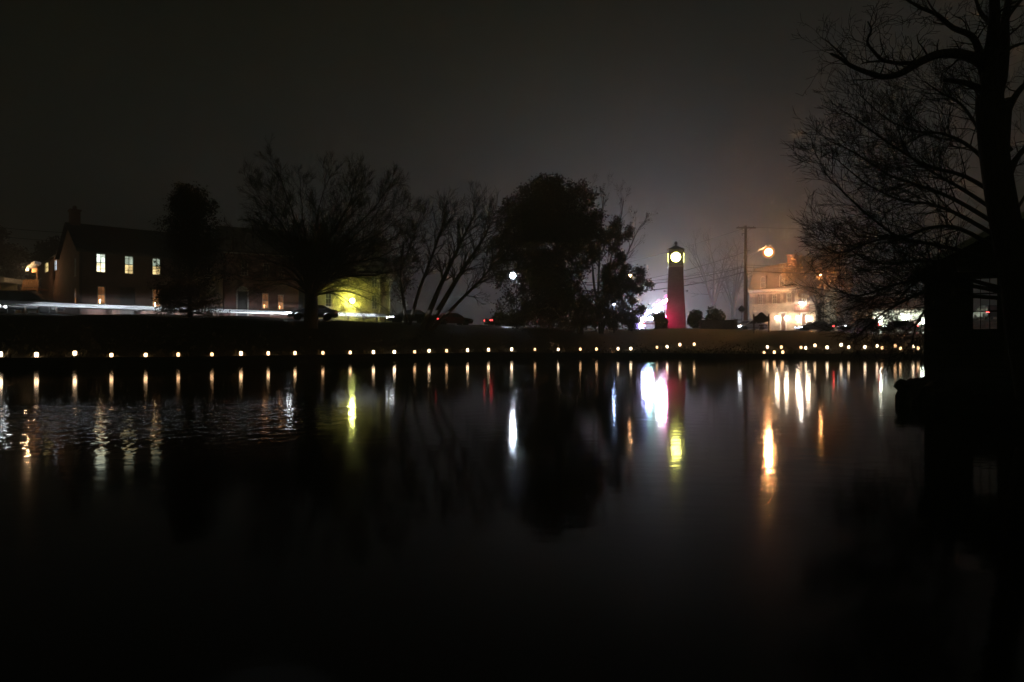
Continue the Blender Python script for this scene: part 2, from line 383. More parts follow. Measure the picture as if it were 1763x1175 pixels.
# ------------------------------------------------------------------ trees
def clear(*spots):
    """keep leaves off a few gaps in a crown"""
    def ok(t):
        for x, y, r in spots:
            px = 881.5 + F*t.x/t.y; py = 587.5 - F*(t.z-EYE)/t.y
            if (px-x)**2 + (py-y)**2 < r*r: return False
        return True
    return ok
class Tree:
    def __init__(s, seed): s.trunk = MB(); s.br = MB(); s.tips = []; s.r = random.Random(seed)
    def rv(s, a): return Vector((s.r.gauss(0,a), s.r.gauss(0,a), s.r.gauss(0,a)))
    def branch(s, p, d, L, rad, lvl, maxl, up=0.12, wig=0.16, kids=(5,7), ang=(28,55), lr=(0.42,0.62), mb=None, segs=None, minr=0.006):
        d = d.normalized(); n = segs or max(3, int(5 - lvl*0.6)); pts = [p.copy()]; rads = [rad]; dirs = [d.copy()]
        for i in range(n):
            d = (d + s.rv(wig) + Vector((0,0,up))).normalized()
            p = p + d * (L/n); pts.append(p.copy()); dirs.append(d.copy())
            rads.append(max(minr, rad*(1 - 0.78*(i+1)/n)))
        (mb or s.br).tube(pts, rads, 7 if rad > 0.12 else 4 if rad > 0.03 else 3, caps=False)
        if lvl >= maxl:
            s.tips += pts[1:]; return pts
        if lvl == maxl-1: s.tips += pts[2:]
        for k in range(s.r.randint(*kids)):
            t = s.r.uniform(0.25, 1.0) * n; i = min(int(t), n-1); f = t - i
            q = pts[i].lerp(pts[i+1], f); dd = dirs[i]
            ax = dd.cross(s.rv(1)); 
            if ax.length < 1e-3: continue
            a = R(s.r.uniform(*ang)); nd = Matrix.Rotation(a, 3, ax.normalized()) @ dd
            s.branch(q, nd, L*s.r.uniform(*lr)*(1.1 - 0.35*t/n), max(minr, rads[i]*0.6), lvl+1, maxl, up, wig, kids, ang, lr, minr=minr)
        return pts
    def leaves(s, n, size, spread, sel=None):
        mb = MB(); tips = [t for t in s.tips if sel is None or sel(t)]
        if not tips: return mb
        for _ in range(n):
            c = s.r.choice(tips) + s.rv(spread)
            a = s.rv(1).normalized(); b = a.cross(s.rv(1)).normalized(); L = size*s.r.uniform(.6,1.35); W = L*0.55
            mb.add([c-a*L*.5, c+b*W*.5, c+a*L*.5, c-b*W*.5], [(0,1,2,3)])
        return mb
    def done(s, name, loc, label, cat='tree', group=None, leafmb=None, leafmat=None, trunkmat=None):
        root = empty(name, loc, 0, label, cat, group); off = Vector(loc)
        for mb in (s.trunk, s.br, leafmb):
            if mb: mb.v = [tuple(Vector(v)-off) for v in mb.v]
        if s.trunk.f: s.trunk.build('trunk', trunkmat or M['bark'], root, smooth=True, recalc=False)
        if s.br.f: s.br.build('branches', M['twig'], root, smooth=True, recalc=False)
        if leafmb and leafmb.f: leafmb.build('leaves', leafmat or M['leaf'], root, recalc=False)
        return root

def interp_path(pts, k=4):
    pts = [Vector(p) for p in pts]; out = []
    for i in range(len(pts)-1):
        p0 = pts[max(i-1,0)]; p1 = pts[i]; p2 = pts[i+1]; p3 = pts[min(i+2,len(pts)-1)]
        for j in range(k):
            t = j/k
            out.append(0.5*((2*p1)+(p2-p0)*t+(2*p0-5*p1+4*p2-p3)*t*t+(3*p1-p0-3*p2+p3)*t**3))
    out.append(pts[-1]); return out
def limb(T, pts, r0, r1, n=6, mb=None, k=4):
    P = interp_path(pts, k); m = len(P)-1
    rr = [r0 + (r1-r0)*(i/m)**0.8 for i in range(m+1)]
    (mb or T.trunk).tube(P, rr, n, caps=False); return P, rr

def big_bare_tree():      # broad bare tree on the left bank
    T = Tree(11); Y = 57; base = Vector((pX(535,Y), Y, 0)); base.z = H(base.x, Y) - 0.1
    top = base + Vector((0,0.1,2.9))
    limb(T, [base, base+Vector((0.05,0,1.2)), top], 0.62, 0.5, 10)
    ends = [(505,400),(482,350),(520,340),(548,330),(572,380),(588,345),(606,395),(515,430),(560,450),(622,430),(640,400),(490,420),(600,320),(540,390),(478,470),(648,460),(500,320),(625,365),(655,375),(640,330),(478,345),(460,430),(650,425)]
    for i, (ex, ey) in enumerate(ends):
        ey += 38*(1-(ey-300)/250); dy = T.r.uniform(-3, 3); e = at(ex, ey, Y+dy); mid = top.lerp(e, 0.5) + Vector(((535-ex)*.006, 0, 0.5 if ey > 400 else .1))
        P, rr = limb(T, [top - Vector((0,0,0.5)), mid, e], 0.2 if i % 2 else .14, 0.05, 7)
        n = len(P); d = (P[-1]-P[-2]).normalized()
        T.branch(P[-1], d, 3.4, 0.05, 1, 4, 0.1, 0.14, (6,8), (18,48), (0.45,0.68), minr=0.009)
        for k in range(2, n):
            dd = (P[k]-P[k-1]).normalized()
            for _ in range(2):
                ax = dd.cross(T.rv(1)).normalized(); nd = Matrix.Rotation(R(T.r.uniform(22,55)), 3, ax) @ dd
                T.branch(P[k], nd, T.r.uniform(1.6,3.2), rr[k]*0.35, 2, 4, 0.1, 0.15, (5,7), (20,50), (0.45,0.66), minr=0.009)
    # low drooping boughs toward the yellow lamp
    for ex, ey in [(590,520),(640,505),(600,480),(460,470),(440,500),(660,470),(430,440),(655,525),(620,535)]:
        e = at(ex, ey, Y+T.r.uniform(-2,2)); mid = top.lerp(e, .5)+Vector((0,0,.7))
        P, rr = limb(T, [top-Vector((0,0,.2)), mid, e], .1, .02, 5)
        for k in range(3, len(P)):
            for _ in range(2):
                d = (P[k]-P[k-1]).normalized(); nd = Matrix.Rotation(R(T.r.uniform(-55,55)), 3, T.rv(1).normalized()) @ d
                T.branch(P[k], nd, T.r.uniform(1.0,1.8), .022, 2, 4, -0.02, .2, (4,6), (25,60), (.45,.65), minr=0.007)
    T.done('bare_tree', base, 'broad bare many-limbed tree on the bank left of the yellow lamp')
big_bare_tree()

def slim_tree():          # conical tree before the brick house
    T = Tree(21); Y = 52.5; base = Vector((pX(327,Y), Y, 0)); base.z = H(base.x, Y) - 0.1
    top = at(327, 352, Y)
    P, rr = limb(T, [base, base.lerp(top,.5)+Vector((.1,0,0)), top], 0.24, 0.04, 8, k=10)
    for k in range(2, len(P)):
        t = k/len(P)
        for _ in range(8):
            a = T.r.uniform(0, 2*math.pi); d = Vector((math.cos(a), math.sin(a), T.r.uniform(.5,1.1) if t > .3 else T.r.uniform(-.5,.5)))
            T.branch(P[k], d, (3.3*(1.1-t)**.75+.5)*T.r.uniform(.6,1.08)*(.75 if t < .3 else 1), max(.02, rr[k]*.35), 2, 3, .1, .14, (5,7), (20,50), (.35,.55), minr=.009)
    T.done('upright_tree', base, 'upright narrow tree with dry leaves before the brick house', leafmb=T.leaves(17000, .2, .18))
slim_tree()

def leaning_tree():       # clump of leaning stems at the centre
    T = Tree(31); Y = 66; b = Vector((pX(722,Y), Y, 0)); b.z = H(b.x, Y)-.1
    stems = [((705,565),(722,500),(748,430),(758,400),(768,372)), ((728,565),(755,500),(783,440),(802,400),(818,368)), ((735,566),(775,500),(800,460),(833,410),(843,388)),
             ((700,566),(695,520),(690,470),(705,430),(715,400)), ((740,566),(790,520),(830,480),(850,455),(870,440))]
    for i, s in enumerate(stems):
        dy = T.r.uniform(-1.5,1.5); pts = [at(x, y, Y+dy*j/4) for j, (x,y) in enumerate(s)]; pts[0].z = H(pts[0].x, pts[0].y) - .1
        P, rr = limb(T, pts, .32 if i in (1,2) else .2, .05, 7)
        for k in range(5, len(P)):
            for _ in range(3):
                d = (P[k]-P[k-1]).normalized(); ax = d.cross(T.rv(1)).normalized(); nd = Matrix.Rotation(R(T.r.uniform(20,50)), 3, ax) @ d
                T.branch(P[k], nd, T.r.uniform(1.3,2.8), rr[k]*.5, 2, 4, .1, .14, (4,6), (20,45), (.45,.65), minr=.011)
    T.done('leaning_tree', b, 'bare clump of leaning stems between the yellow house and the leafy tree')
leaning_tree()

def leafy_tree():
    T = Tree(41); Y = 78; b = Vector((pX(1000,Y), Y, 0)); b.z = H(b.x, Y)-.1
    P, rr = limb(T, [b, at(995,545,Y), at(978,490,Y), at(966,430,Y), at(960,385,Y)], .42, .16, 9)
    ends = [(880,395),(875,440),(895,355),(920,335),(950,330),(985,336),(1012,350),(1018,400),(900,480),(1010,450),(870,480),(905,420),(935,380),(985,380),(865,535),(925,525),(890,552),(940,556),(1005,552),(915,562),(960,562),(1018,540),(985,562),(870,558),(955,500),(930,490),(862,470),(858,415),(866,380),(885,355),(905,335),(935,322),(965,322),(1000,338),(1022,378),(1028,410),(940,350),(965,350),(900,370),(925,430),(945,470),(990,420),(900,440),(1010,500),(945,545),(900,545),(860,430),(1022,430),(975,530)]
    for ex, ey in ends:
        e = at(ex, ey, Y+T.r.uniform(-3.2,3.2)); q = P[min(len(P)-1, T.r.randint(5, len(P)-2) if ey > 420 else len(P)-T.r.randint(2,6))]
        mid = q.lerp(e,.5)+Vector((0,0,.45)); PP, r2 = limb(T, [q, mid, e], .15, .04, 6)
        for k in range(2, len(PP)):
            for _ in range(2):
                d = (PP[k]-PP[k-1]).normalized(); ax = d.cross(T.rv(1)).normalized(); nd = Matrix.Rotation(R(T.r.uniform(25,65)), 3, ax) @ d
                T.branch(PP[k], nd, T.r.uniform(.9,1.6), .03, 2, 3, .03, .2, (3,5), (25,60), (.45,.65), minr=.012)
    T.done('leafy_tree', b, 'round dark leafy tree on the bank, left of the tower', leafmb=T.leaves(76000, .3, .31, clear((883,475,13))))
leafy_tree()
def sparse_tree():
    T = Tree(51); Y = 79.5; b = Vector((pX(1033,Y), Y, 0)); b.z = H(b.x, Y)-.1
    stems = [((1033,575),(1030,500),(1033,430),(1035,380),(1040,338)), ((1034,575),(1042,500),(1055,430),(1068,380),(1074,342)), ((1035,575),(1052,510),(1075,450),(1092,410),(1102,390)), ((1033,575),(1024,500),(1018,440),(1010,390),(1012,350))]
    for i, s in enumerate(stems):
        pts = [at(x,y,Y+T.r.uniform(-.8,.8)*(j>0)) for j,(x,y) in enumerate(s)]; pts[0] = b + Vector((0.1*i,0,0))
        P, rr = limb(T, pts, .2, .03, 6)
        for k in range(6, len(P)):
            d = (P[k]-P[k-1]).normalized(); ax = d.cross(T.rv(1)).normalized(); nd = Matrix.Rotation(R(T.r.uniform(15,40)), 3, ax) @ d
            T.branch(P[k], nd, T.r.uniform(1.2,2.4), rr[k]*.5, 2, 4, .12, .1, (3,5), (15,40), (.45,.65), minr=.009)
    top = T.leaves(500, .18, .1)
    # low leafy boughs on the tower side
    T.tips = []
    for ex, ey in [(1062,395),(1080,405),(1070,470),(1090,490),(1100,470),(1055,500),(1080,520),(1098,540),(1060,540),(1110,490),(1045,470),(1040,530),(1088,560),(1065,450)]:
        e = at(ex, ey, Y+T.r.uniform(-2,2)); q = at(1036, min(560,ey+40), Y); PP, r2 = limb(T, [q, q.lerp(e,.5)+Vector((0,0,.3)), e], .07, .02, 5)
        for k in range(2, len(PP)):
            d = (PP[k]-PP[k-1]).normalized(); ax = d.cross(T.rv(1)).normalized(); nd = Matrix.Rotation(R(T.r.uniform(25,60)), 3, ax) @ d
            T.branch(PP[k], nd, T.r.uniform(.6,1.2), .02, 2, 3, .02, .2, (3,4), (25,60), (.45,.65), minr=.009)
    lf = T.leaves(20000, .28, .24, clear((1057,524,6),(1085,474,7))); lf.add(top.v, top.f)
    T.done('sparse_tree', b, 'slender tree with bare top and leafy low boughs beside the glare', leafmb=lf)
sparse_tree()

def simple_tree(seed, x, ytop, Y, spread, label, leaves=0, leafmat=None, name='tree', ground=None, group=None, ls=.3, maxl=4):
    T = Tree(seed); b = Vector((pX(x,Y), Y, 0)); b.z = (ground if ground is not None else H(b.x, Y)) - .1
    top = at(x, ytop, Y); h = top.z - b.z; fork = b + Vector((0,0,h*.28))
    limb(T, [b, b.lerp(fork,.5)+Vector((.05,0,0)), fork], h*.035, h*.024, 8)
    for i in range(7):
        a = 2*math.pi*i/7 + T.r.uniform(-.3,.3); e = fork + Vector((math.cos(a)*spread*.55, math.sin(a)*spread*.55, h*T.r.uniform(.25,.42)))
        P, rr = limb(T, [fork-Vector((0,0,.2)), fork.lerp(e,.5)+Vector((0,0,.3)), e], h*.014, h*.006, 6)
        d = (P[-1]-P[-2]).normalized()
        T.branch(P[-1], d, h*.28, h*.006, 1, maxl, .06, .17, (5,7), (20,55), (.45,.65), minr=.013)
        for k in (3,5,6):
            ax = d.cross(T.rv(1)).normalized(); nd = Matrix.Rotation(R(T.r.uniform(30,65)), 3, ax) @ d
            T.branch(P[k], nd, h*.22, h*.004, 2, maxl, .05, .18, (4,6), (25,60), (.45,.65), minr=.013)
    return T.done(name, b, label, group=group, leafmb=T.leaves(leaves, ls, .3) if leaves else None, leafmat=leafmat)
simple_tree(61, 42, 412, 92, 4.5, 'rounded dark tree at the left edge behind the house annex', 9000, name='round_tree', ls=.4)
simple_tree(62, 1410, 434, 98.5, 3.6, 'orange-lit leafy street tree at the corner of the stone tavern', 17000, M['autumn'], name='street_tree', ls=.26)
simple_tree(63, 1228, 392, 145, 5, 'faint bare tree far behind in the haze, right of the tower', name='distant_tree', maxl=3, group='far trees in the haze')
simple_tree(64, 1262, 402, 160, 5, 'faint bare tree far in the haze, behind the utility pole', name='distant_tree', maxl=3, group='far trees in the haze')
simple_tree(65, 425, 378, 108, 7, 'faint leafless tree behind the red brick house roof', name='distant_tree', maxl=3)
simple_tree(66, 640, 420, 100, 6, 'dark tree behind the yellow clapboard house', 5000, name='round_tree', ls=.4)
simple_tree(67, 1520, 400, 128, 7, 'bare tree behind the low white building on the right', name='distant_tree', maxl=3)

def near_tree():          # the big gnarled tree at the right edge
    T = Tree(71); Y = 14.0
    def pp(L, dy=0): return [at(x, y, Y + dy*i/max(1,len(L)-1)) for i, (x, y) in enumerate(L)]
    tr = pp([(1782,668),(1766,600),(1749,480),(1730,380),(1715,290),(1706,215),(1704,165)]); tr[0].z = 0.55
    base = tr[0].copy()
    P, rr = limb(T, tr, .33, .24, 12)
    limbs = [
        ([(1704,170),(1704,110),(1710,60),(1712,10),(1708,-60)], .17, .07, -1),
        ([(1707,180),(1722,140),(1729,80),(1731,30),(1748,-50)], .16, .06, 1),
        ([(1702,150),(1692,112),(1672,99),(1645,93),(1615,94),(1582,108),(1550,127),(1521,133),(1492,125),(1464,113),(1445,100),(1430,93)], .135, .02, -1.5),
        ([(1578,109),(1548,109),(1520,104),(1503,88),(1493,72),(1500,52),(1494,38)], .05, .012, -2),
        ([(1545,109),(1515,106),(1492,108),(1482,111)], .03, .008, -2),
        ([(1462,113),(1452,98),(1436,82),(1420,68)], .032, .008, -1.6),
        ([(1692,112),(1684,84),(1672,62),(1640,48),(1612,25),(1585,14),(1553,-5)], .09, .02, -1),
        ([(1640,48),(1625,42),(1607,40)], .03, .01, -1), ([(1618,30),(1605,15),(1595,-2)], .03, .012, -1),
        ([(1706,40),(1690,25),(1680,0),(1672,-30)], .06, .02, 1),
        ([(1708,60),(1725,50),(1738,25),(1763,-5)], .07, .03, 1), ([(1703,165),(1680,150),(1655,142),(1625,138)], .09, .045, .8),
        ([(1712,250),(1735,190),(1760,150),(1800,120)], .1, .04, 1.5), ([(1725,95),(1745,80),(1775,72)], .05, .02, 1),
        ([(1716,330),(1745,280),(1785,230)], .1, .04, 2),
    ]
    for i, (L, a, b, dy) in enumerate(limbs):
        q = pp(L, dy); PP, r2 = limb(T, q, a, b, 8)
        for k in range(2, len(PP)):
            if T.r.random() < (.5 if i in (2,) else .75):
                d = (PP[k]-PP[k-1]).normalized(); ax = d.cross(T.rv(1)).normalized(); nd = Matrix.Rotation(R(T.r.uniform(35,75)), 3, ax) @ d
                nd.z = abs(nd.z)*.8 + .1
                T.branch(PP[k], nd, T.r.uniform(.22,.75), max(.007, r2[k]*.3), 2, 4, .02, .24, (2,3), (25,60), (.5,.75), minr=.0035)
    T.done('gnarled_tree', base, 'gnarled dark tree at right edge with one arching limb')
near_tree()

def twiggy_tree():        # the fine-twigged tree that overhangs the water before the shed
    T = Tree(81); Y = 18.6
    b = at(1748, 640, Y); b.z = .6
    P, rr = limb(T, [b, at(1742,520,Y), at(1728,400,Y), at(1728,280,Y), at(1736,170,Y)], .27, .1, 10)
    L = [
        [(1738,330),(1680,262),(1620,232),(1560,226),(1500,205),(1445,165)],
        [(1737,350),(1660,305),(1580,285),(1510,250),(1450,215),(1405,190)],
        [(1737,400),(1640,345),(1560,318),(1500,300),(1430,262),(1378,243)],
        [(1737,420),(1650,372),(1590,352),(1530,345),(1460,318),(1395,275)],
        [(1736,440),(1650,395),(1590,392),(1530,408),(1478,382),(1420,340),(1372,300)],
        [(1736,460),(1640,430),(1560,416),(1500,410),(1440,425),(1400,436),(1370,425)],
        [(1736,480),(1640,455),(1560,450),(1500,455),(1440,440),(1385,400)],
        [(1736,500),(1640,478),(1560,482),(1500,495),(1440,510),(1400,500)],
        [(1736,505),(1640,490),(1570,505),(1500,535),(1460,562),(1432,582)],
        [(1736,515),(1650,510),(1600,520),(1570,545),(1556,572),(1552,600)],
        [(1738,300),(1690,230),(1650,180),(1610,160),(1575,140)],
        [(1740,260),(1700,200),(1680,160),(1660,130)],
        [(1736,470),(1650,470),(1590,470),(1540,500),(1505,540)],
        [(1738,380),(1660,330),(1600,300),(1550,270),(1520,220)],
        [(1740,300),(1765,250),(1800,210)], [(1740,380),(1770,330),(1800,300)],
    ]
    for i, q in enumerate(L):
        q = [(x + 52*max(0, (1690-x)/330)**1.2, y) for x, y in q]; dy = T.r.uniform(-2.6, 2.2); n = len(q)
        pts = [at(x, y, Y + dy*j/(n-1)) for j, (x, y) in enumerate(q)]
        PP, r2 = limb(T, pts, .068, .01, 6, k=5)
        for k in range(5, len(PP)):
            for _ in range(2 if k < .7*len(PP) else 1):
                d = (PP[k]-PP[k-1]).normalized(); ax = d.cross(T.rv(1)).normalized(); nd = Matrix.Rotation(R(T.r.uniform(20,55)), 3, ax) @ d
                T.branch(PP[k], nd, T.r.uniform(.7,1.5)*(1 if k < .7*len(PP) else .75), max(.008, r2[k]*.4), 2, 4, .07, .13, (4,5), (18,45), (.5,.75), minr=.0042)
        T.branch(PP[-1], (PP[-1]-PP[-2]), .9, .01, 2, 4, .1, .12, (3,4), (18,45), (.5,.75), minr=.0038)
    T.done('twiggy_tree', b, 'densely twigged bare tree reaching over the water from the shed')
twiggy_tree()

def shrub(x, ytop, Y, wpx, label, seed, n=1800, ls=.22, name='shrub', sq=1.0):
    r = random.Random(seed); b = Vector((pX(x,Y), Y, 0)); b.z = H(b.x, Y) - .05; h = pZ(ytop, Y) - b.z; wd = wpx/F*Y/2
    root = empty(name, b, 0, label, 'shrub'); st = MB(); lf = MB()
    lobes = [(r.uniform(-.55,.55)*wd, r.uniform(-.55,.55)*wd, h*r.uniform(.16,.74), r.uniform(.36,.6)) for _ in range(13)]
    for lx, ly, lz, lr in lobes: st.tube([(0,0,0),(lx*.4,ly*.4,lz*.5),(lx,ly,lz)], [.06,.04,.015], 5)
    for i in range(n):
        lx, ly, lz, lr = r.choice(lobes); v = Vector((r.gauss(0,1),r.gauss(0,1),r.gauss(0,1))).normalized()*r.uniform(.55,1.05)
        c = Vector((lx+v.x*wd*lr, ly+v.y*wd*lr, max(.05, lz+v.z*h*lr*.55)))
        a = Vector((r.gauss(0,1),r.gauss(0,1),r.gauss(0,1))).normalized(); bb = a.cross(Vector((r.gauss(0,1),r.gauss(0,1),r.gauss(0,1)))).normalized()
        L = ls*r.uniform(.6,1.3); lf.add([c-a*L*.5, c+bb*L*.3, c+a*L*.5, c-bb*L*.3], [(0,1,2,3)])
    st.build('stems', M['bark'], root, recalc=False); lf.build('leaves', M['shrubleaf'], root, recalc=False)
shrub(1137, 536, 92, 28, 'dark shrub at left foot of the tower, before the glare', 1, 2600, .3)
shrub(1194, 530, 92, 28, 'dense rounded shrub at right foot of the tower', 2, 3200, .3)
shrub(1229, 526, 90, 42, 'loose leafy shrub above the low stone wall', 3, 900, .42)

# ------------------------------------------------------------------ buildings
def window(root, x0, x1, z0, z1, m, kind='window', y=0.0, bars=(1,3), trimm=None, dep=0.1, name='window', arch=False):
    """a framed sash window set in an opening of a wall whose face is at local y; pane is a child of the frame"""
    tm = trimm or M['trim']; f = MB(); t = .07; cx = (x0+x1)/2
    f.box(x0, y-.03, z0, x0+t, y+dep, z1); f.box(x1-t, y-.03, z0, x1, y+dep, z1)
    f.box(x0+t, y-.03, z1-t, x1-t, y+dep, z1); f.box(x0-.06, y-.08, z0-.06, x1+.06, y+dep, z0+.003)
    zm = (z0+z1)/2; f.box(x0+t, y+.01, zm-.03, x1-t, y+.07, zm+.03)
    for i in range(bars[0]):
        xx = x0+(x1-x0)*(i+1)/(bars[0]+1); f.box(xx-.02, y+.02, z0+.004, xx+.02, y+.05, zm-.03); f.box(xx-.02, y+.02, zm+.03, xx+.02, y+.05, z1-t)
    for i in range(bars[1]):
        zz = z0+(z1-z0)*(i+.5)/(bars[1]+.0)
        if abs(zz-zm) > .1: f.box(x0+t, y+.022, zz-.018, x1-t, y+.048, zz+.018)
    if arch:
        n = 10; pts = [(cx+(x1-x0)/2*math.cos(a)*1.12, z1+(x1-x0)*.42*math.sin(a)) for a in [math.pi*k/n for k in range(n+1)]]
        f.prism(pts, 'y', y-.05, y-.002)
    fo = f.build(name, tm, root)
    p = MB(); p.box(x0+t, y+.055, z0, x1-t, y+.06, z1-t); p.build('pane', m, fo)
    return fo
def gable_roof(mb, x0, x1, y0, y1, ze, zr, ov=.35, th=.16):
    ym = (y0+y1)/2; sl = (zr-ze)/(ym-y0)
    for s, ye in ((1, y0-ov), (-1, y1+ov)):
        zee = ze - sl*ov
        mb.add([(x0-ov,ye,zee),(x1+ov,ye,zee),(x1+ov,ym,zr),(x0-ov,ym,zr),(x0-ov,ye,zee+th),(x1+ov,ye,zee+th),(x1+ov,ym,zr+th),(x0-ov,ym,zr+th)],
               [(0,1,2,3),(4,5,6,7),(0,1,5,4),(2,3,7,6),(0,3,7,4),(1,2,6,5)])
def shell(root, L, D, z1, zr, wallm, holes_front, holes_left=(), gable=True):
    mb = MB(); t = .3
    wallbox(mb, 0, L, 0, z1, 0, t, holes_front)
    mb.box(0, D-t, 0, L, D, z1)
    side = MB(); wallbox(side, 0, D-2*t, 0, z1, 0, t, holes_left)
    mb.add([(v[1], v[0]+t, v[2]) for v in side.v], [tuple(reversed(f)) for f in side.f])
    mb.box(L-t, t, 0, L, D-t, z1)
    if gable:
        for xa, xb in ((0,t),(L-t,L)): mb.prism([(0.002,z1),(D-.002,z1),(D/2,zr-.02)], 'x', xa, xb)
    return mb.build('wall', wallm, root)
def solve_t(px, X0, Y0, a):
    k = (px-881.5)/F; return (k*Y0 - X0)/(math.cos(a) - k*math.sin(a))
def facade(X0, Y0, a, z0):
    """returns fn(px, py) -> (t along facade, local z)"""
    def fn(px, py):
        t = solve_t(px, X0, Y0, a); return t, pZ(py, Y0 + t*math.sin(a)) - z0
    return fn
BLIND = emit_room('window_blind_lit', (0.62,0.74,0.62), (1.0,0.9,0.55), 4.2, 0.3)
BLIND2 = emit_room('window_dim_lit', (0.3,0.36,0.28), (1.0,0.76,0.34), 2.4, 2.1)
WARM = emit_room('window_candle_lit', (0.35,0.14,0.05), (1.0,0.42,0.15), .8, 4.2)
DIM = emit_room('window_faint', (0.05,0.06,0.05), (0.12,0.1,0.06), .6, 1.3)
COOL = emit('window_cool', (0.75,0.85,1.0), 1.6)
YEL = emit('window_yellow', (1.0,0.75,0.3), 1.3)
FLAME = emit('window_candle', (1.0,0.72,0.35), 25)

def brick_house():
    a = R(43); Y0 = 62; X0 = pX(137,Y0); z0 = H(X0,Y0)-.4; fn = facade(X0,Y0,a,z0); D = 9.0
    L = solve_t(384, X0, Y0, a); ze = pZ(428,Y0)-z0; zr = pZ(386,65.2)-z0
    root = empty('brick_house', (X0,Y0,z0), a, 'two-storey dark brick house with chimney and lit sash windows', 'house')
    def rect(xa,xb,ya,yb):
        t0,_ = fn(xa,ya); t1,_ = fn(xb,yb); _,za = fn((xa+xb)/2,ya); _,zb = fn((xa+xb)/2,yb); return (t0,zb,t1,za)
    ws = [(rect(165.5,182.5,437,468.5),BLIND),(rect(214.5,230.5,441,471),BLIND2),(rect(262,277,445,473),BLIND2),(rect(167.5,182,493,523),WARM),(rect(262,277,498,528),WARM)]
    drk = [rect(309,322,449,475), rect(352,364,453,478)]
    door = rect(207,233,495,538)
    doorr = (door[0], 0.05, door[2], door[3])
    gl = [(3.3,5.2+ .25,4.2,7.0),(3.3,2.1,4.2,4.0)]
    _, gz1 = fn(137,439); 
    gside = [(1.1, ze-2.35, 2.0, ze-.75), (1.1, ze-5.2, 2.0, ze-3.5)]
    shell(root, L, D, ze, zr, M['brick'], [w for w,_ in ws]+drk+[doorr], gside)
    for wn, m in ws: window(root, wn[0], wn[2], wn[1], wn[3], m, y=.06)
    for wn in drk: window(root, wn[0], wn[2], wn[1], wn[3], M['darkglass'], y=.06)
    for k, g in enumerate(gside):
        fo = window(root, -(g[2]-g[0])/2, (g[2]-g[0])/2, g[1], g[3], (DIM, WARM)[k], y=0.06)
        fo.rotation_euler = (0,0,R(-90)); fo.location = (0.0, .3+(g[0]+g[2])/2, 0)
    r = MB(); gable_roof(r, 0, L, 0, D, ze, zr); rf = r.build('roof', M['roof'], root)
    c = MB(); c.box(.05, D/2-.45, zr-.8, .85, D/2+.45, zr+1.25); c.box(-.03, D/2-.53, zr+1.25, .93, D/2+.53, zr+1.42)
    c.lathe([(.18,0),(.2,.1),(.16,.35),(.05,.42)], 10, (.45,D/2,zr+1.42)); c.build('chimney', M['brick'], rf)
    g = MB(); g.box(-.3,-.5,ze-.34,L+.3,-.36,ze-.22); g.tube([(.12,-.1,.0),(.12,-.1,ze-.3)], .05, 6); g.build('gutter', M['darktrim'], root)
    d = MB(); d.box(door[0]+.002,.12,.05,door[2]-.002,.18,door[3]-.002); do = d.build('door', M['darktrim'], root)
    k = MB(); k.ball((door[2]-.15,.08,1.1), .045, 8); k.build('handle', M['steel'], do)
    # electric candles glowing on the lower sills
    for wn,_m in ws[3:]:
        b = MB(); b.lathe([(.02,0),(.02,.2),(.045,.24),(.05,.3),(.02,.38)], 8, ((wn[0]+wn[2])/2-.1, .1, wn[1]+.004)); b.build('sill_candle', FLAME, root)
    return root
brick_house()

def rear_annex():
    # long lower wing running back from the brick house
    a = R(43); Y0 = 62; X0 = pX(137,Y0)
    ox = Vector((X0 + (-math.sin(a))*9.05, Y0 + math.cos(a)*9.05)); z0 = H(ox.x, ox.y) - .3
    rz = a + R(90); root = empty('house_annex', (ox.x, ox.y, z0), rz, 'dark annex behind the brick house with two small lit windows', 'house')
    L = 10.5; D = 6; ze = pZ(442,70)-z0; zr = ze+1.0
    # face toward the camera side is local y=D (west side): build with front at y=+
    def tt(px):
        # outward face offset 0 from house's left gable plane
        return solve_t(px, ox.x, ox.y, rz)
    hs = []
    mb = MB(); side = MB()
    for xa, xb, ya, yb, m in ((78,84,452,469,YEL),(94.5,98.5,448,466,COOL)):
        t0, t1 = sorted((tt(xa), tt(xb))); Yc = ox.y + (t0+t1)/2*math.sin(rz)
        hs.append((t0, pZ(yb,Yc)-z0, t1, pZ(ya,Yc)-z0, m))
    hs = [h for h in hs if 0 < h[0] < h[2] < L] or hs
    # mirror so that wall face normal points to -x of house (local +y)
    m2 = MB(); wallbox(m2, 0, L, 0, ze, -.3, 0, [h[:4] for h in hs])
    m2.box(0,-D,0,L,-D+.3,ze); m2.box(0,-D+.3,0,.3,-.3,ze); m2.box(L-.3,-D+.3,0,L,-.3,ze)
    m2.build('wall', M['brick'], root)
    for h in hs:
        f = MB(); t=.06
        f.box(h[0],-.08,h[1],h[0]+t,.03,h[3]); f.box(h[2]-t,-.08,h[1],h[2],.03,h[3]); f.box(h[0]+t,-.08,h[3]-t,h[2]-t,.03,h[3]); f.box(h[0]-.05,-.08,h[1]-.05,h[2]+.05,.07,h[1]+.002)
        f.box(h[0]+t,-.06,(h[1]+h[3])/2-.02,h[2]-t,.0,(h[1]+h[3])/2+.02)
        fo = f.build('window', M['trim'], root)
        p = MB(); p.box(h[0]+t,-.1,h[1],h[2]-t,-.09,h[3]-t); p.build('pane', h[4], fo)
    r = MB(); gable_roof(r, 0, L, -D, 0, ze, zr, .25); r.build('roof', M['roof'], root)
rear_annex()

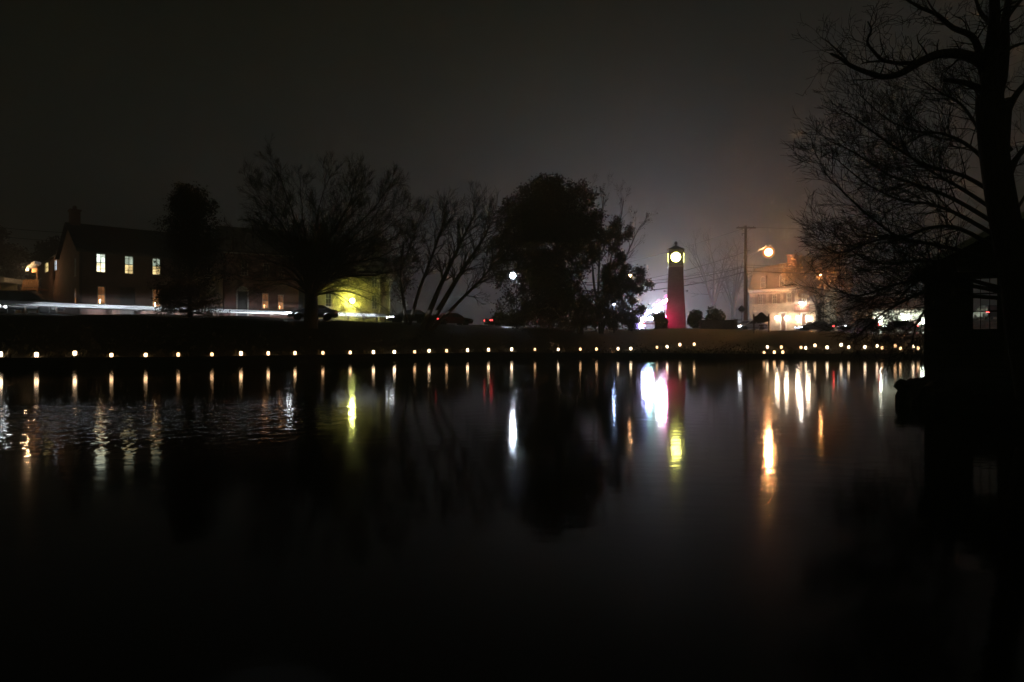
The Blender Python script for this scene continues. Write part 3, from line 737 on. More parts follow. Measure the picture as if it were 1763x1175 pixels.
def deck():
    Y = 69; z0 = H(pX(45,Y), Y); root = empty('outdoor_staircase', (pX(50,Y), Y, z0), R(8), 'orange-lit wooden deck and outdoor stair left of the brick house', 'staircase')
    s = Y/F; zt = pZ(496,Y)-z0; zr = pZ(482,Y)-z0; x0 = -9*s; x1 = 14*s
    d = MB(); d.box(x0,0,zt-.18,x1,2,zt); d.build('deck_floor', M['deckwood'], root)
    rl = MB(); rl.box(x0,0,zr-.08,x1,.1,zr); rl.box(x0,.02,zt+.08,x1,.08,zt+.16)
    n = 11
    for i in range(n): xx = x0+(x1-x0)*i/(n-1); rl.box(xx-.035,.03,zt+.16,xx+.035,.07,zr-.08)
    rl.build('railing', M['deckwood'], root)
    for xx in (x0+.07, x1-.07):
        p = MB(); p.box(xx-.06,.01,-.1,xx+.06,.12,zt-.18); p.build('post', M['deckwood'], root)
    st = MB()
    m = 12; xb = x0 - 9*s
    for i in range(m):
        t = i/m; xx = x0+(xb-x0)*t; zz = (zt-.1)*(1-t); st.box(xx-.16,0.1,zz-.05,xx+.16,1.2,zz)
    for yy in (.05,1.22): st.add([(x0,yy,zt),(xb,yy,0),(xb,yy+.06,0),(x0,yy+.06,zt),(x0,yy,zt-.3),(xb,yy,-.3),(xb,yy+.06,-.3),(x0,yy+.06,zt-.3)], [(0,1,2,3),(4,5,6,7),(0,1,5,4),(2,3,7,6),(0,3,7,4),(1,2,6,5)])
    st.add([(x0,0,zr),(xb,0,.95),(xb,.08,.95),(x0,.08,zr),(x0,0,zr-.25),(xb,0,.7),(xb,.08,.7),(x0,.08,zr-.25)], [(0,1,2,3),(4,5,6,7),(0,1,5,4),(2,3,7,6),(0,3,7,4),(1,2,6,5)])
    for i in range(6):
        t = (i+.5)/6; xx = x0+(xb-x0)*t; st.box(xx-.03,.02,(zt)*(1-t)-.05,xx+.03,.07,zr+(.95-zr)*t-.1)
    st.build('stair_flight', M['deckwood'], root)
    # small porch hood with its lamp
    hz = pZ(455,Y)-z0; h = MB(); hx0 = -1*s; hx1 = 9*s
    h.add([(hx0-.15,.0,hz-.28),(hx1,.0,hz+.32),(hx1,1.2,hz+.32),(hx0-.15,1.2,hz-.28),(hx0-.15,0,hz-.4),(hx1,0,hz+.05),(hx1,1.2,hz+.05),(hx0-.15,1.2,hz-.4)], [(0,1,2,3),(4,5,6,7),(0,1,5,4),(2,3,7,6),(0,3,7,4),(1,2,6,5)])
    h.build('porch_hood', M['trim'], root)
    pst = MB(); pst.box(hx1-.08,.5,zt,hx1,.58,hz+.03); pst.build('hood_post', M['deckwood'], root)
    pl = MB(); pl.box(5*s,-.06,hz-.85,12*s,-.01,hz-.45); pl.build('sign_panel', M['deckwood'], root)
    lm = MB(); lm.ball((2*s,-.5,hz-.62), .07, 8); lm.build('porch_lamp', emit('porch_lamp', (1,.62,.3), 800), root)
deck()

def porch_left():
    Y = 70; z0 = H(pX(-20,Y),Y); root = empty('porch', (pX(-22,Y),Y,z0), 0, 'pale porch end at the left picture edge beyond the road', 'porch')
    s = Y/F; zt = pZ(481,Y)-z0
    r = MB(); r.box(-20*s,-.4,zt-.35,35*s,3,zt-.02); r.box(-20*s,-.5,zt-.02,36*s,3.1,zt+.12); r.build('roof', M['trim'], root)
    for xx in (24*s, 2*s):
        p = MB(); p.lathe([(.16,0),(.16,.15),(.12,.2),(.1,zt-.6),(.15,zt-.5),(.15,zt-.35)], 10, (xx,-.2,0)); p.build('column', M['deckwood'], root)
    b = MB(); b.box(-20*s,1.4,0,33*s,1.6,zt-.36); b.build('wall', M['siding'], root)
porch_left()

def red_house():
    a = R(30); Y0 = 71; X0 = pX(386,Y0); z0 = H(X0,Y0)-.4; fn = facade(X0,Y0,a,z0); L = solve_t(514,X0,Y0,a); D = 8
    ze = pZ(430,Y0)-z0; zr = pZ(393,75)-z0
    root = empty('red_brick_house', (X0,Y0,z0), a, 'red brick house with arched doorway and candle-lit lower windows, behind big bare tree', 'house')
    def rect(xa,xb,ya,yb):
        t0,_ = fn(xa,ya); t1,_ = fn(xb,yb); _,za = fn((xa+xb)/2,ya); _,zb = fn((xa+xb)/2,yb); return (t0,zb,t1,za)
    up = [rect(415,427,449,474), rect(453,464,453,477), rect(480,490,456,479)]
    lo = [rect(451,463,505,531), rect(478,489,508,533)]
    dr = rect(409,426,502,546); dr = (dr[0], .05, dr[2], dr[3])
    shell(root, L, D, ze, zr, M['redbrick'], up+lo+[dr])
    for q in up: window(root, q[0],q[2],q[1],q[3], M['darkglass'], y=.06)
    for q in lo:
        window(root, q[0],q[2],q[1],q[3], WARM, y=.06)
        b = MB(); b.lathe([(.02,0),(.02,.2),(.045,.24),(.05,.3),(.02,.38)], 8, ((q[0]+q[2])/2-.1, .1, q[1]+.004)); b.build('sill_candle', emit('sill_flame', (1,.5,.2), 9), root)
    d = MB(); d.box(dr[0]+.002,.14,.05,dr[2]-.002,.2,dr[3]-.002); do = d.build('door', M['darktrim'], root)
    f = MB(); f.box(dr[0]-.12,-.06,.05,dr[0],.1,dr[3]); f.box(dr[2],-.06,.05,dr[2]+.12,.1,dr[3])
    cx = (dr[0]+dr[2])/2; n = 10; f.prism([(cx+(.12+(dr[2]-dr[0])/2)*math.cos(math.pi*k/n), dr[3]+.55*math.sin(math.pi*k/n)) for k in range(n+1)], 'y', -.06, -.002)
    f.build('door_frame', M['trim'], do)
    r = MB(); gable_roof(r, 0, L, 0, D, ze, zr); r.build('roof', M['roof'], root)
    g = MB(); g.box(-.2,-.5,ze-.4,L+.2,-.37,ze-.28); g.build('gutter', M['trim'], root)
red_house()

def halo_globe(root, name, c, r, col, I, pw=3.0, base=.25):
    """oversized lamp globe, bloom halo put into its emission: hot core, dim coloured rim"""
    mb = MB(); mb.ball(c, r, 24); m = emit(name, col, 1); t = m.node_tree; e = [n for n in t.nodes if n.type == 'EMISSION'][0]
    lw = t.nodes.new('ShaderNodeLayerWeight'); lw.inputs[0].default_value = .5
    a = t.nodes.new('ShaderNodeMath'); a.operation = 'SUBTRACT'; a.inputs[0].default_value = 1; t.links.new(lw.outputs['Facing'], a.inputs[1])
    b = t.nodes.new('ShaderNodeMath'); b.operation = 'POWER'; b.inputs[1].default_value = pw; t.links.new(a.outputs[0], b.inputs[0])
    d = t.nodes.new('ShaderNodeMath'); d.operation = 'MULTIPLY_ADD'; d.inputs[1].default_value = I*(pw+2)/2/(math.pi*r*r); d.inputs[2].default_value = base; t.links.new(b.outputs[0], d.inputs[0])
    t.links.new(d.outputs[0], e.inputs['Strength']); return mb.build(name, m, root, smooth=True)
def lamp_ball(root, name, c, r, col, I, n=12):
    """a glowing lens: radiant intensity I (W/sr-like units) spread over a sphere of radius r"""
    mb = MB(); mb.ball(c, r, n); return mb.build(name, emit(name, col, I/(math.pi*r*r)), root, smooth=True)

def yellow_house():
    a = R(30); Y0 = 75.5; X0 = pX(527,Y0); z0 = H(X0,Y0)-.4; fn = facade(X0,Y0,a,z0); L = solve_t(672,X0,Y0,a); D = 8
    ze = pZ(461,Y0)-z0; zr = pZ(424,80)-z0
    root = empty('clapboard_house', (X0,Y0,z0), a, 'yellow clapboard house lit by its bright yellow wall lamp', 'house')
    def rect(xa,xb,ya,yb):
        t0,_ = fn(xa,ya); t1,_ = fn(xb,yb); _,za = fn((xa+xb)/2,ya); _,zb = fn((xa+xb)/2,yb); return (t0,zb,t1,za)
    up = [rect(640,650,474,494)]; lo = [rect(640,650,508,532), rect(560,571,500,528)]
    shell(root, L, D, ze, zr, M['siding'], up+lo)
    for q in up+lo: window(root, q[0],q[2],q[1],q[3], M['darkglass'], y=.06)
    r = MB(); gable_roof(r, 0, L, 0, D, ze, zr); r.build('roof', M['roof'], root)
    g = MB(); g.box(-.3,-.5,ze-.42,L+.3,-.37,ze-.3); g.build('gutter', M['trim'], root)
    for px in (652.5, 670.5):
        t = solve_t(px,X0,Y0,a); p = MB(); p.tube([(t,-.36,ze-.42),(t,-.08,ze-.8),(t,-.08,0)], .05, 6); p.build('downspout', M['trim'], root)
    t, z = fn(603,519)
    br = MB(); br.tube([(t,-.002,z+.2),(t,-.35,z+.3),(t,-.6,z+.2)], .03, 6); br.lathe([(.2,0),(.1,.16),(.03,.2)], 12, (t,-.6,z+.16)); b = br.build('wall_lamp', M['iron'], root)
    halo_globe(b, 'bulb', (t,-.7,z), .5, (.95,1.0,.26), 58, 14, .5)  # enlarged globe, yellow halo put into its emission
yellow_house()

def tavern():
    Y0 = 108; X0 = pX(1290,Y0); a = R(-44); z0 = 2.75; fn = facade(X0,Y0,a,z0); L = solve_t(1404,X0,Y0,a); D = 9
    ze = pZ(502,Y0)-z0; zm = ze+3.6
    root = empty('stone_tavern', (X0,Y0,z0), a, 'stone tavern with mansard roof, shuttered windows and bright entrance lamps', 'tavern')
    def rect(xa,xb,ya,yb):
        t0,_ = fn(xa,ya); t1,_ = fn(xb,yb); _,za = fn((xa+xb)/2,ya); _,zb = fn((xa+xb)/2,yb); return (t0,zb,t1,za)
    ws = [rect(1305,1312.6,507,524), rect(1329.5,1337.2,506.5,522.5), rect(1354.2,1362.3,505,521.5), rect(1380.5,1389,504,520)]
    drs = [rect(1344.5,1352.5,540,574), rect(1380.5,1387.5,541,576)]; drs = [(d[0],.05,d[2],d[3]) for d in drs]
    mb = MB(); t = .35; wallbox(mb, 0, L, 0, ze, 0, t, ws+drs); mb.box(0,D-t,0,L,D,ze); mb.box(0,t,0,t,D-t,ze)
    sd = MB(); rws = [(2.2,3.9,3.2,5.6),(5.4,3.9,6.4,5.6),(2.2,1.0,3.2,2.9),(5.4,.05,6.4,2.4)]
    wallbox(sd, 0, D-2*t, 0, ze, -t, 0, rws)
    mb.add([(L - (-v[1]) if False else L+v[1], v[0]+t, v[2]) for v in sd.v], [tuple(reversed(f)) for f in sd.f])
    mb.build('wall', M['stone'], root)
    for k, q in enumerate(ws):
        fo = window(root, q[0],q[2],q[1],q[3], M['darkglass'] if k < 3 else DIM, y=.05)
        for xa, xb in ((q[0]-.5,q[0]-.05),(q[2]+.05,q[2]+.5)):
            sh = MB(); sh.box(xa,-.05,q[1],xb,-.003,q[3])
            for i in range(9): zz = q[1]+.08+(q[3]-q[1]-.16)*i/8; sh.box(xa+.05,-.07,zz-.03,xb-.05,-.05,zz+.03)
            sh.build('shutter', M['shutter'], root)
    for q in rws:
        fo = window(root, -(q[2]-q[0])/2,(q[2]-q[0])/2,q[1],q[3], M['darkglass'], y=.05)
        fo.rotation_euler = (0,0,R(90)); fo.location = (L, t+(q[0]+q[2])/2, 0)
    for d in drs:
        b = MB(); b.box(d[0]+.002,.15,.05,d[2]-.002,.2,d[3]-.002)
        for i in (0,1): b.box(d[0]+.12,.13,.3+i*1.1,d[2]-.12,.15,1.2+i*1.1)
        do = b.build('door', M['shutter'], root)
        f = MB(); f.box(d[0]-.14,-.08,.05,d[0],.1,d[3]); f.box(d[2],-.08,.05,d[2]+.14,.1,d[3]); f.box(d[0]-.2,-.1,d[3],d[2]+.2,.1,d[3]+.25); f.build('door_frame', M['trim'], do)
    c = MB(); c.box(-.35,-.35,ze,L+.35,D+.3,ze+.18); c.box(-.22,-.22,ze-.2,L+.22,-.002,ze); c.build('cornice', M['trim'], root)
    ins = .55; zb = ze+.18; r = MB()
    r.add([(-.15,-.15,zb),(L+.15,-.15,zb),(L+.15,D+.1,zb),(-.15,D+.1,zb),(ins,ins,zm),(L-ins,ins,zm),(L-ins,D-ins,zm),(ins,D-ins,zm),
           (L*.3,D/2,zm+.9),(L*.7,D/2,zm+.9)], [(0,1,5,4),(1,2,6,5),(2,3,7,6),(3,0,4,7),(4,5,9,8),(6,7,8,9),(5,6,9),(7,4,8)])
    rf = r.build('roof', M['mansard'], root)
    for px, ya, yb in ((1314,479,495.5),(1346.5,475,493.5),(1379.5,473,490.5)):
        tt, za = fn(px,ya); _, zb2 = fn(px,yb)
        d = MB(); d.box(tt-.5,-.06,zb2-.1,tt+.5,.75,za+.3); d.prism([(tt-.6,za+.3),(tt+.6,za+.3),(tt,za+.55)], 'y', -.12, .8)
        do = d.build('dormer', M['mansard'], root)
        f = MB(); x0,x1,z0_,z1_ = tt-.38,tt+.38,zb2,za
        f.box(x0,-.13,z0_,x0+.08,-.062,z1_); f.box(x1-.08,-.13,z0_,x1,-.062,z1_); f.box(x0+.08,-.13,(z0_+z1_)/2-.03,x1-.08,-.062,(z0_+z1_)/2+.03); f.box(x0-.05,-.15,z0_-.08,x1+.05,-.062,z0_)
        n=8; f.tube([(tt+.34*math.cos(math.pi*k/n), -.095, z1_+.2*math.sin(math.pi*k/n)) for k in range(n+1)], .045, 5); f.box(tt-.015,-.12,z0_,tt+.015,-.08,z1_)
        f.build('window', M['trim'], do)
        p = MB(); p.box(x0+.08,-.08,z0_,x1-.08,-.075,z1_); p.build('pane', M['darkglass'], do)
    tt,_ = fn(1343,455); ch = MB(); ch.box(tt-.6,D/2-.4,zm+.4,tt+.6,D/2+.4,zm+2.0); ch.box(tt-.7,D/2-.5,zm+2.0,tt+.7,D/2+.5,zm+2.2); ch.build('chimney', M['redbrick'], rf)
    # entrance lamps and the floodlit hanging sign
    for px, py, I in ((1340,548,22),(1356,548,22),(1375.5,548,30),(1393,548,30)):
        tt, z = fn(px,py); l = MB(); l.box(tt-.05,-.3,z+.24,tt+.05,-.002,z+.3); l.lathe([(.04,0),(.16,.06),(.16,.1),(.03,.22)], 8, (tt,-.3,z+.18)); lo = l.build('entrance_lamp', M['iron'], root)
        lamp_ball(lo, 'lamp_glass', (tt,-.45,z), .3, (1.0,.80,.58), I)
    s = rect(1371.5,1396,525.5,537.5)
    sb = MB(); sb.box(s[0],-.75,s[1],s[2],-.65,s[3]); so = sb.build('tavern_sign', noisy('tavern_sign', (.42,.16,.1), (.5,.22,.14), 3, .5), root)
    fr = MB(); fr.box(s[0]-.06,-.79,s[1]-.06,s[0],-.61,s[3]+.06); fr.box(s[2],-.79,s[1]-.06,s[2]+.06,-.61,s[3]+.06); fr.box(s[0],-.79,s[3],s[2],-.61,s[3]+.06); fr.box(s[0],-.79,s[1]-.06,s[2],-.61,s[1])
    fr.box(s[0]+.3,-.68,s[3]+.06,s[0]+.36,-.002,s[3]+.12); fr.box(s[2]-.36,-.68,s[3]+.06,s[2]-.3,-.002,s[3]+.12); fr.build('sign_frame', M['shutter'], so)
    lt = MB(); rn = random.Random(3); x = s[0]+.22; zc_ = (s[1]+s[3])/2 - .05       # worn, unreadable raised strokes
    while x < s[2]-.25:
        hgt_ = .5; lt.box(x,-.765,zc_-hgt_/2,x+.06,-.752,zc_+hgt_/2)
        if rn.random() < .7:
            zz = zc_ + rn.choice((-.2,0,.2)); lt.box(x+.06,-.764,zz-.03,x+.2,-.753,zz+.03)
        x += rn.uniform(.26,.34)
    lt.build('lettering', M['trim'], so)
    tt, z = fn(1384,520.5)
    l = MB(); l.tube([(tt,-.002,z+.1),(tt,-.6,z+.25),(tt,-1.1,z+.1)], .035, 6); l.lathe([(.24,-.02),(.2,.08),(.06,.16)], 12, (tt,-1.1,z)); lo = l.build('sign_lamp', M['iron'], root)
    lamp_ball(lo, 'lamp_glass', (tt,-1.1,z-.12), .24, (1.0,.9,.8), 40)
tavern()

def white_building():
    Y0 = 104; X0 = pX(1503,Y0); z0 = 2.7; root = empty('low_building', (X0,Y0,z0), R(-4), 'low pale building with three bright lamps right of the tavern', 'building')
    s = Y0/F; L = 150*s; ze = pZ(533,Y0)-z0
    hs = [(2.2,.9,3.6,2.1),(5.4,.05,6.5,2.2),(8.6,.9,10.2,2.1)]
    mb = MB(); wallbox(mb, 0, L, 0, ze, 0, .25, hs); mb.box(0,7,0,L,7.25,ze); mb.box(0,.25,0,.25,7,ze); mb.box(L-.25,.25,0,L,7,ze); mb.build('wall', M['whitewall'], root)
    for k,h in enumerate(hs):
        if k != 1: window(root, h[0],h[2],h[1],h[3], DIM, y=.04)
    d = MB(); d.box(5.402,.1,.05,6.498,.15,2.198); d.build('door', M['shutter'], root)
    r = MB(); r.add([(-.4,-.6,ze-.1),(L+.4,-.6,ze-.1),(L+.4,3.6,ze+1.9),(-.4,3.6,ze+1.9),(-.4,7.8,ze-.1),(L+.4,7.8,ze-.1),(-.4,-.6,ze+.08),(L+.4,-.6,ze+.08),(L+.4,3.6,ze+2.1),(-.4,3.6,ze+2.1),(-.4,7.8,ze+.08),(L+.4,7.8,ze+.08)],
          [(0,1,2,3),(3,2,5,4),(6,7,8,9),(9,8,11,10),(0,1,7,6),(4,5,11,10),(0,3,9,6),(3,4,10,9),(1,2,8,7),(2,5,11,8)]); r.build('roof', M['redbrick'], root)
    f = MB(); f.box(-.4,-.66,ze-.14,L+.4,-.6,ze+.1); f.build('fascia', M['trim'], root)
    for px, py, I in ((1511,555,80),(1556,551,80),(1583,555,50)):
        xx = (px-1503)*s; zz = pZ(py,Y0)-z0
        l = MB(); l.box(xx-.05,-.3,zz+.2,xx+.05,-.002,zz+.27); l.lathe([(.2,0),(.18,.06),(.05,.12)], 10, (xx,-.3,zz+.14)); lo = l.build('wall_lamp', M['iron'], root)
        lamp_ball(lo, 'bulb', (xx,-.45,zz), .32, (.92,1.0,.82), I)
white_building()

# ------------------------------------------------------------------ clock tower
def tower():
    Y0 = 98; X = pX(1163.5,Y0); z0 = H(X,Y0)-.1; s = Y0/F
    root = empty('clock_tower', (X,Y0,z0), R(-13.5), 'tapering stone tower with glowing round clock face and ball finial', 'tower')
    zl = pZ(461,Y0)-z0; ze = pZ(432.5,Y0)-z0; za = pZ(424,Y0)-z0; wb = 17.6*s; wt = 12.3*s
    sh = MB(); n = 18
    for i in range(n+1):
        t = i/n; hw = wb+(wt-wb)*t**.85; z = zl*t
        sh.v += [(-hw,-hw,z),(hw,-hw,z),(hw,hw,z),(-hw,hw,z)]
    for i in range(n):
        for k in range(4): sh.f.append((i*4+k, i*4+(k+1)%4, (i+1)*4+(k+1)%4, (i+1)*4+k))
    sh.f.append((n*4,n*4+1,n*4+2,n*4+3)); sh.build('shaft', M['towerstone'], root)
    st = MB(); st.box(-wt-.12,-wt-.12,zl+.002,wt+.12,wt+.12,zl+.16); st.build('string_course', M['trim'], root)
    lw = 12*s
    ln = MB(); ln.box(-lw,-lw,zl+.16,lw,lw,ze); lo = ln.build('clock_stage', noisy('stage_paint', (.32,.3,.24), (.4,.38,.3), 3, .7), root)
    cz = pZ(444.5,Y0)-z0; cr = 8.0*s
    for k in range(4):
        f = MB(); f.lathe([(cr+.09,-lw-.06),(cr+.09,-lw-.002)], 32, (0,0,cz), 'y'); ring = f.build('clock_rim', M['darktrim'], root)
        ring.rotation_euler = (0,0,R(90*k))
        d = MB(); d.lathe([(cr,-lw-.08),(cr,-lw-.065)], 32, (0,0,cz), 'y'); fo = d.build('clock_face', emit('clock_face', (1.0,.96,.22), 46), ring)
        h = MB()
        for i in range(12):
            a = 2*math.pi*i/12; h.box(cr*.86*math.sin(a)-.025,-lw-.09,cz+cr*.86*math.cos(a)-.025, cr*.86*math.sin(a)+.025,-lw-.082,cz+cr*.86*math.cos(a)+.025)
        h.box(-.022,-lw-.1,cz-.05,.022,-lw-.091,cz+cr*.72); h.box(-.05,-lw-.1,cz-.03,cr*.48,-lw-.091,cz+.03); h.build('clock_hands', M['darktrim'], ring)
        b = MB(); b.box(-lw*.72,-lw-.05,cz-cr-.32,lw*.72,-lw-.002,cz-cr-.22); b.build('sill', M['trim'], ring)
    ev = MB(); e = 14.8*s; ev.box(-e,-e,ze,e,e,ze+.12)
    for k in range(4):
        sx, sy = ((-1,-1),(1,-1),(1,1),(-1,1))[k]; ev.box(sx*(e-.1)-.1,sy*(e-.1)-.1,ze-.2,sx*(e-.1)+.1,sy*(e-.1)+.1,ze-.002)
    ev.build('eaves', M['darktrim'], root)
    rf = MB(); rf.add([(-e,-e,ze+.12),(e,-e,ze+.12),(e,e,ze+.12),(-e,e,ze+.12),(-.22,-.22,za),(.22,-.22,za),(.22,.22,za),(-.22,.22,za)], [(0,1,5,4),(1,2,6,5),(2,3,7,6),(3,0,4,7),(4,5,6,7)]); ro = rf.build('roof', M['roof'], root)
    fi = MB(); fi.lathe([(.2,0),(.1,.12),(.08,.2),(.16,.26),(.22,.38),(.22,.46),(.15,.58),(.04,.66)], 12, (0,0,za)); fi.build('finial', M['darktrim'], ro, smooth=True)
    for sx in (-1,1):
        fl = MB(); fl.box(sx*(wt+.55)-.12,-wt*1.1,zl*.62-.1,sx*(wt+.55)+.12,-wt*1.1+.2,zl*.62+.12); fl.box(min(sx*(wt+.2),sx*(wt+.5)),-wt*1.1+.05,zl*.62-.03,max(sx*(wt+.2),sx*(wt+.5)),-wt*1.1+.12,zl*.62+.03)
        fl.build('floodlight', M['iron'], root)
tower()

# ------------------------------------------------------------------ emergency vehicle behind the tower shrubs
def wheel(root, name, x, y, z, r, wd, rimm, side=-1):
    t = MB(); t.lathe([(r*.62,-wd/2),(r*.9,-wd/2),(r,-wd*.35),(r,wd*.35),(r*.9,wd/2),(r*.62,wd/2)], 24, (0,0,0), 'y'); o = t.build(name, None, root, smooth=False)
    o.location = (x,y,z); o.data.materials.append(M['rubber'])
    m = MB(); m.lathe([(r*.63,side*wd*.38),(r*.63,side*wd*.46),(r*.55,side*wd*.46),(r*.52,side*wd*.36)], 20, (0,0,0), 'y')
    m.lathe([(r*.16,side*wd*.3),(r*.16,side*wd*.47),(r*.1,side*wd*.49)], 12, (0,0,0), 'y')
    for k in range(5):
        a = 2*math.pi*k/5+.3; c, s_ = math.cos(a), math.sin(a); q = r*.1
        v = []
        for rr_, q_ in ((r*.1,r*.1),(r*.56,r*.16)):
            for sg in (-1,1): v.append((c*rr_ - s_*sg*q_, s_*rr_ + c*sg*q_))
        y0_, y1_ = side*wd*.36, side*wd*.45
        m.add([(p[0],y0_,p[1]) for p in v]+[(p[0],y1_,p[1]) for p in v], [(0,1,3,2),(4,5,7,6),(0,1,5,4),(2,3,7,6),(0,2,6,4),(1,3,7,5)])
    m.build('rim', rimm, o)
    return o
def emergency():
    Y = 119; X = pX(1121,Y); z0 = H(X,Y)+.1
    root = empty('emergency_vehicle', (X,Y,z0), R(12), 'emergency vehicle left of the tower lost in white, red and blue glare', 'emergency vehicle')
    b = MB(); b.prism([(-2.7,.5),(1.2,.5),(1.2,2.75),(-2.6,2.75),(-2.7,2.6)], 'y', -1.1, 1.1); bo = b.build('body', M['paint_white'], root, bevel=.05)
    c = MB(); c.prism([(1.202,.5),(3.2,.5),(3.25,1.15),(2.5,1.3),(1.75,2.15),(1.202,2.2)], 'y', -1.02, 1.02); co = c.build('cab', M['paint_white'], root, bevel=.06)
    g = MB(); g.prism([(1.35,1.4),(2.2,1.4),(1.75,2.0),(1.35,2.02)], 'y', -1.03, 1.03); g.build('windows', M['darkglass'], co)
    st = MB(); st.box(-2.69,-1.112,1.25,1.19,-1.103,1.5); st.build('stripe', M['paint_red'], bo)
    for x in (-1.6, 2.2):
        for y, sd in ((-.95,-1),(.95,1)): wheel(root, 'wheel', x, y, .42, .42, .28, M['rim'], sd)
    def lamp(name, x, y, z, sx, sz, col, I, par=root):
        l = MB(); l.lathe([(sx*.6,-.12),(sx,-.08),(sx,.0)], 12, (x,y,z), 'y'); return l.build(name, emit(name, col, I/(math.pi*sx*sx)), par)
    bar = MB(); bar.box(-1.4,-1.0,2.76,.9,-.5,2.84); ba = bar.build('light_bar', M['iron'], root)
    def panel(par, x, z, y, wd, ht, col, I):  # glowing panels added to widen the glare
        h = MB(); h.box(x-wd/2-.04,y,z-ht/2-.04,x+wd/2+.04,y+.14,z+ht/2+.04); ho = h.build('flare_housing', M['iron'], par)
        l = MB(); l.box(x-wd/2,y-.02,z-ht/2,x+wd/2,y-.004,z+ht/2); l.build('flare_lens', emit('flare_lens', col, I/(wd*ht)), ho)
    W1 = (.5,1.0,.92); sc_ = Y/F
    for x, z, I in ((-1.9,2.2,110),(-.6,2.25,110),(.6,2.2,110)): panel(root, x, z, -1.27, .9, .5, (.55,.62,1.0), I)
    mst = MB(); mst.tube([(1.2,-.2,2.75),(1.2,-.2,4.0),(1.2,-.2,5.2)], [.1,.08,.06], 8); mst.tube([(-.6,-.3,3.5),(1.2,-.3,4.6),(2.6,-.3,5.5)], .06, 6); mo = mst.build('flare_mast', M['iron'], root)  # mast added to carry the stand-in flare
    for x, z, c, I, r_ in ((-.5,3.45,W1,430,.27),(.3,3.75,W1,430,.27),(.9,4.35,(.85,.95,1.0),320,.32),(1.5,4.8,(.85,.85,1.0),330,.28),(2.1,5.15,(1.0,.46,.72),270,.28),(2.7,5.5,(1.0,.25,.5),300,.27),(1.7,4.0,(.8,.75,1.0),230,.27),(.7,3.2,(.6,.75,1.0),230,.26)):  # glowing balls stand in for the white and pink lens flare
        fl = MB(); fl.ball((x,-.62,z), r_, 12, .92); fl.build('flare_lens', emit('flare_lens', c, I/(math.pi*r_*r_)), mo, smooth=True)
    for x, z, r_, c, k in ((3.0,4.9,.6,(1.0,.1,.3),5),(2.6,6.1,.42,(1.0,.2,.5),3),(3.35,2.4,.6,(.8,.25,.9),3.5),(-2.6,2.9,.5,(.6,.5,1.0),3),(-3.2,.9,.6,(.4,.3,1.0),3),(2.3,4.2,.5,(1.0,.3,.62),4),(1.1,5.3,.4,(1.0,.35,.75),3),(-2.9,1.0,.55,(.5,.35,1.0),3),(3.3,1.5,.55,(.55,.35,1.0),3),(3.2,3.2,.5,(.9,.3,.8),4),(-1.4,3.6,.42,(.7,.6,1.0),4),(0.2,4.6,.35,(.9,.6,1.0),3)):  # big coloured balls put a tinted edge on the stand-in flare
        fl = MB(); fl.ball((x,-.75,z), r_, 14, .9); fl.build('flare_ball', emit('flare_ball', c, k), mo, smooth=True)
    bar = MB(); bar.box(-1.4,-1.0,2.76,.75,-.5,2.84); ba = bar.build('light_bar', M['iron'], root)
    lb = MB(); lb.ball((.6,-.75,3.0),.3,10); lb.build('red_beacon', emit('red_beacon', (1,.06,.2), 430/(math.pi*.09)), ba)
    lb = MB(); lb.ball((-1.2,-.75,3.0),.3,10); lb.build('blue_beacon', emit('blue_beacon', (.25,.28,1.0), 330/(math.pi*.09)), ba)
    lamp('rear_lamp', -2.45,-1.2,1.0,.35,.1,(.6,.5,1.0),220)
    lamp('side_lamp', 2.3,-1.25,1.3,.4,.1,(.8,.85,1.0),200)
emergency()
def added_red_lamp():  # lamp added to stand in for red flare over the tower foot
    Y = 95.6; X = pX(1145.5,Y); z0 = H(X,Y); root = empty('red_flare_lamp', (X,Y,z0), 0, 'red lamp added for the flare low at the left foot of the tower', 'added light')
    p = MB(); p.lathe([(.3,0),(.3,.05),(.05,.08),(.045,1.7)], 10); p.build('post', M['iron'], root)
    lamp_ball(root, 'red_flare_lens', (0,0,1.85), .16, (1,.03,.14), 32)
added_red_lamp()

